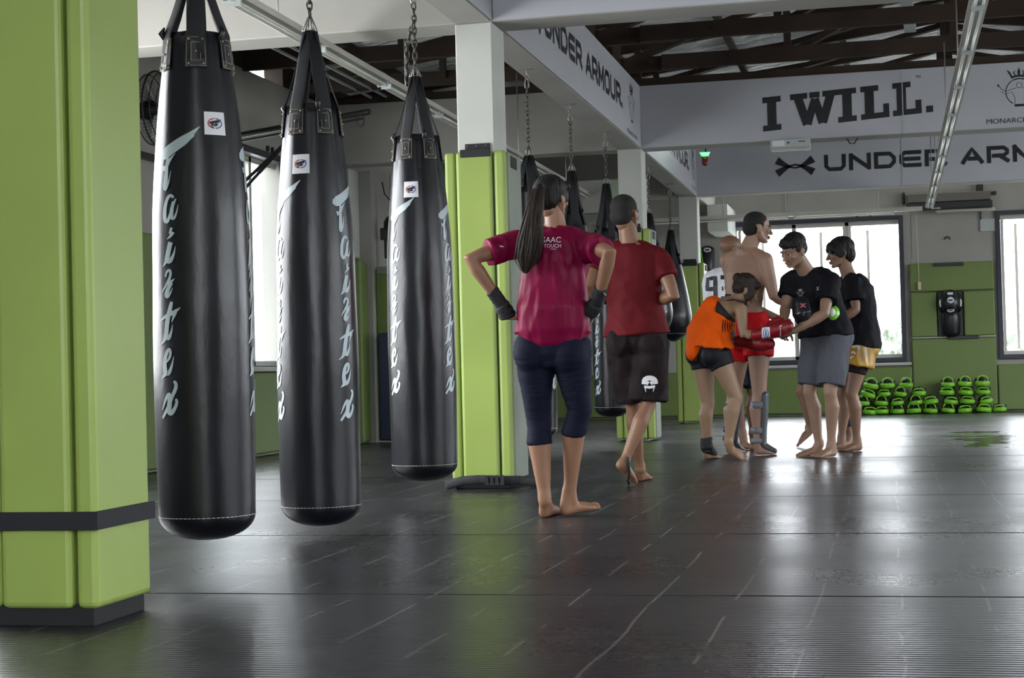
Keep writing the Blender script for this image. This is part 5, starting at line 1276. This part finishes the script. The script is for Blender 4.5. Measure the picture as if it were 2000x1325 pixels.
bm = bmesh.new(); shirt(bm, J, .98, 1.05, 1.0, hem=.1, inf=.02, sleeve=.7, flare=.04); sh = cloth('jersey', bm, 'white_jersey', t, amp=.008, seed=9)
bv = bvh_of(sh); bm = bmesh.new(); fm = proj_map(P(1392, 560, Yb - .5), V((1, 0, 0)), (0, 0, 1), bv, .003, .02)
strokes(bm, [[(-.08, .08, .026), (-.02, .09, .035), (-.02, -.08, .035), (-.09, -.08, .035)], [(-.08, .08, .026), (-.09, .0, .035), (-.02, .0, .035)], [(.04, .09, .035), (.10, .09, .035), (.10, -.08, .035), (.04, -.08, .035)], [(.05, .0, .035), (.10, 0, .035)], [(-.12, -.16, .03), (-.11, -.2, .03)]], fm, step=.02, nc=3, curve=False, square=True); obj('jersey_number', bm, 'black_print', sh, recalc=False)
bm = bmesh.new(); shorts(bm, J, .98, .80, waist=.25); cloth('shorts', bm, 'black_lycra', t, amp=.006)

# ---- trainer bending forward in black t-shirt, grey shorts
Yt = 12.15
J = dict(head=P(1549, 489, Yt - .16), neck=P(1577, 535, Yt - .06), shL=P(1620, 550, Yt - .12), shR=P(1547, 548, Yt + .04), elR=P(1534, 600, Yt - .02), wrR=P(1530, 634, Yt - .12), elL=P(1610, 613, Yt - .26), wrL=P(1550, 647, Yt - .30),
         hipL=P(1632, 662, Yt - .02), hipR=P(1594, 662, Yt + .08), waist=P(1603, 590, Yt + .02), knR=P(1582, 768, Yt + .04), knL=P(1622, 768, Yt - .08), anR=P(1600, 868, Yt + .06), anL=P(1624, 866, Yt - .04),
         heR=P(1604, 890, Yt + .08), toR=P(1553, 890, Yt + .0), heL=P(1632, 893, Yt + .0), toL=P(1590, 898, Yt - .16), fwd=V((-.75, -.62, 0)).normalized())
for q in ('heL', 'toL', 'heR', 'toR'): J[q].z = 0
s = 1.0
sk6 = skin('skin_fair_dark', (0.264, 0.157, 0.103))
t, body, T, R3 = person('young man leaning forward in a black t-shirt and grey shorts', J, s, sk6, dict(fwd=(-.62, -.66, -.42), up=(.0, -.2, 1), s=1.0), girth=(1.0, 1.0, 1.0, .92),
    hands={'L': (P(1505, 660, Yt - .30) - J['wrL'], V((.1, .5, .9)), 22, 1), 'R': (V((-.1, -.2, -.9)), V((.3, -.8, 0)), 28, -1)})
M['black_tee'] = cotton('black_tee', (.008, .008, .011), .75)
bm = bmesh.new(); shirt(bm, J, s, 1.04, 1.06, hem=.02, inf=.020, sleeve=.62, sr=(.080, .080, .080), flare=.05); sh = cloth('t_shirt', bm, 'black_tee', t, amp=.009, freq=(9, 9, 7), seed=12)
bv = bvh_of(sh); bm = bmesh.new(); fm = proj_map(P(1566, 562, Yt - .7), V((1, 0, 0)), (0, 0, 1), bv, .002, .02)
crest(bm, lambda a, b, q: fm(a - .05 - .03, b - .05, q), .075); 
for sg in (1, -1): strokes(bm, [[(.075 + .005 * i, .012 + sg * (.002 + .010 * abs(i - 2) / 2), .004) for i in range(5)]], fm, step=.003, nc=1, curve=False)
obj('chest_print', bm, 'white_label', sh, recalc=False)
M['grey_shorts'] = cotton('grey_shorts', (.085, .088, .105), .8)
bm = bmesh.new(); shorts(bm, J, s, {'L': .86, 'R': .86}, (.112, .108, .100), waist=.20, inf=.012); cloth('shorts', bm, 'grey_shorts', t, amp=.008, freq=(10, 10, 5), seed=14)
bm = hair_cap(T, R3, 1.0, 'short'); ell(bm, T(0, .066, .068), (.052, .028, .028), R3); cloth('hair', bm, 'hair_dark', t, voxel=.005, amp=.004, freq=(40, 40, 40), seed=3, smooth=3)
# mitts tucked at his front and side
t2 = thing('focus_mitt', 'black mitt with small red mark held at the belly of the leaning man', 'training mitt', P(1568, 620, Yt - .22))
bm = bmesh.new(); tube(bm, [P(1563, 590, Yt - .26), P(1566, 612, Yt - .28), P(1574, 636, Yt - .26)], [(.065, .04), (.072, .045), (.055, .04)], side=V((1, -.3, 0)), n=20); mb = cloth('mitt_body', bm, 'leather', t2, voxel=.006, amp=0)
bv = bvh_of(mb); bm = bmesh.new(); fm = proj_map(P(1561, 592, Yt - .8), V((1, 0, 0)), (0, 0, 1), bv, .002, .02); strokes(bm, [[(-.02, .014, .006), (0, .002, .014), (.02, .014, .006)], [(-.02, -.014, .006), (0, -.002, .014), (.02, -.014, .006)], [(.002, -.06, .012), (.004, -.072, .006)]], fm, step=.005, nc=1); obj('mitt_mark', bm, mat('dull_red_mark', (.35, .08, .09), .5), mb, recalc=False)
t2 = thing('focus_mitt', 'round lime mitt with white oval mark at the hip of the leaning man', 'training mitt', P(1628, 625, Yt - .05))
bm = bmesh.new(); ell(bm, P(1627, 615, Yt - .06), (.055, .085, .075), n=24); mb = obj('mitt_body', bm, 'lime', t2, smooth=True)
bm = bmesh.new(); ell(bm, P(1625, 611, Yt - .135), (.024, .016, .032), n=16); obj('oval_mark', bm, 'white_label', mb, smooth=True)

# ---- man in black t-shirt and gold shorts, behind the trainer
Yo = 12.95
J = dict(head=P(1641, 495, Yo), neck=P(1658, 540, Yo), shL=P(1668, 556, Yo - .12), shR=P(1652, 556, Yo + .14), elL=P(1672, 605, Yo - .16), wrL=P(1640, 628, Yo - .18), elR=P(1640, 610, Yo + .2), wrR=P(1610, 630, Yo + .15),
         hipL=P(1682, 680, Yo - .08), hipR=P(1664, 680, Yo + .08), waist=P(1678, 610, Yo), knL=P(1664, 770, Yo - .10), knR=P(1648, 772, Yo + .12), anL=P(1674, 862, Yo - .06), anR=P(1644, 856, Yo + .14),
         heL=P(1684, 880, Yo - .04), toL=P(1642, 884, Yo - .12), heR=P(1652, 872, Yo + .15), toR=P(1618, 872, Yo + .1), fwd=V((-.9, -.2, 0)).normalized())
for q in ('heL', 'toL', 'heR', 'toR'): J[q].z = 0
sk7 = skin('skin_tanned', (0.224, 0.125, 0.079))
t, body, T, R3 = person('man in profile in a black t-shirt and gold shorts', J, .97, sk7, dict(fwd=(-.93, -.22, -.12), s=.98), girth=(1.0, 1.0, .95, .92), bare_hands=())
bm = bmesh.new(); shirt(bm, J, .97, 1.05, 1.1, hem=.04, inf=.022, sleeve=.66, sr=(.078, .080, .080), flare=.06); cloth('t_shirt', bm, 'black_tee', t, amp=.008, seed=15)
M['gold'] = mat('gold_satin', (.42, .23, .02), .35, spec=.6, bump=(14, .6, .01, (1, 1, .3)), var=(9, .45))
bm = bmesh.new(); shorts(bm, J, .97, .40, (.115, .122, .13), waist=.15, inf=.02); so = cloth('shorts', bm, 'gold', t, amp=.012, freq=(12, 12, 3), seed=16)
bm = bmesh.new(); 
for k in 'LR': leg_sleeve(bm, J, k, .97, .2, .56, .010, .95)
cloth('under_shorts', bm, 'charcoal', t, amp=.002)
bv = bvh_of(so); bm = bmesh.new(); fm = proj_map(P(1676, 686, Yo - .6), V((1, 0, 0)), (0, 0, 1), bv, .003, .02); strokes(bm, [[(-.05, .03, .014), (-.02, .045, .016), (.01, .03, .014), (-.01, .02, .012)], [(-.06, -.01, .012), (-.04, 0, .014), (-.03, -.02, .012)], [(-.07, -.05, .010), (-.045, -.035, .012)]], fm, step=.006, nc=1); obj('shorts_emblem', bm, 'white_label', so, recalc=False)
bm = hair_cap(T, R3, .98, 'fringe'); cloth('hair', bm, 'hair_dark', t, voxel=.005, amp=.005, freq=(40, 40, 12), seed=5, smooth=3)

# ---- person hidden behind the trainer
Yh = 13.5
J = dict(head=P(1604, 560, Yh), neck=P(1612, 592, Yh), shL=P(1625, 605, Yh - .12), shR=P(1600, 605, Yh + .12), elL=P(1622, 640, Yh - .2), elR=P(1598, 645, Yh + .1), wrL=P(1600, 655, Yh - .2), wrR=P(1582, 660, Yh + .05),
         hipL=P(1612, 690, Yh - .05), hipR=P(1596, 690, Yh + .1), waist=P(1618, 640, Yh), knR=P(1565, 765, Yh + .06), anR=P(1583, 838, Yh + .12), knL=P(1642, 768, Yh - .05), anL=P(1660, 850, Yh - .0),
         heR=P(1590, 846, Yh + .12), toR=P(1557, 858, Yh + .08), heL=P(1668, 868, Yh - .0), toL=P(1632, 870, Yh - .1), fwd=V((-.9, -.3, 0)).normalized())
J['heL'].z = J['toL'].z = J['toR'].z = 0
t, body, T, R3 = person('crouching person mostly hidden behind the leaning man, one leg in black legging', J, .95, sk7, dict(fwd=(-.9, -.2, -.3), s=.92), girth=(.85, .9, .9, .85))
bm = bmesh.new(); shirt(bm, J, .95, .9, .95, hem=.05, inf=.01); cloth('t_shirt', bm, 'black_tee', t, amp=.004, seed=15)
bm = bmesh.new(); shorts(bm, J, .95, .42, (.10, .10, .095), waist=.25); cloth('shorts', bm, mat('slate_shorts', (.04, .045, .055), .8), t, amp=.004)
bm = bmesh.new(); leg_sleeve(bm, J, 'L', .95, .2, 1.80, .008, .85); cloth('legging', bm, 'strap_black', t, amp=.001)
bm = hair_cap(T, R3, .92, 'short'); cloth('hair', bm, 'hair_dark', t, voxel=.005, amp=.003, smooth=3)
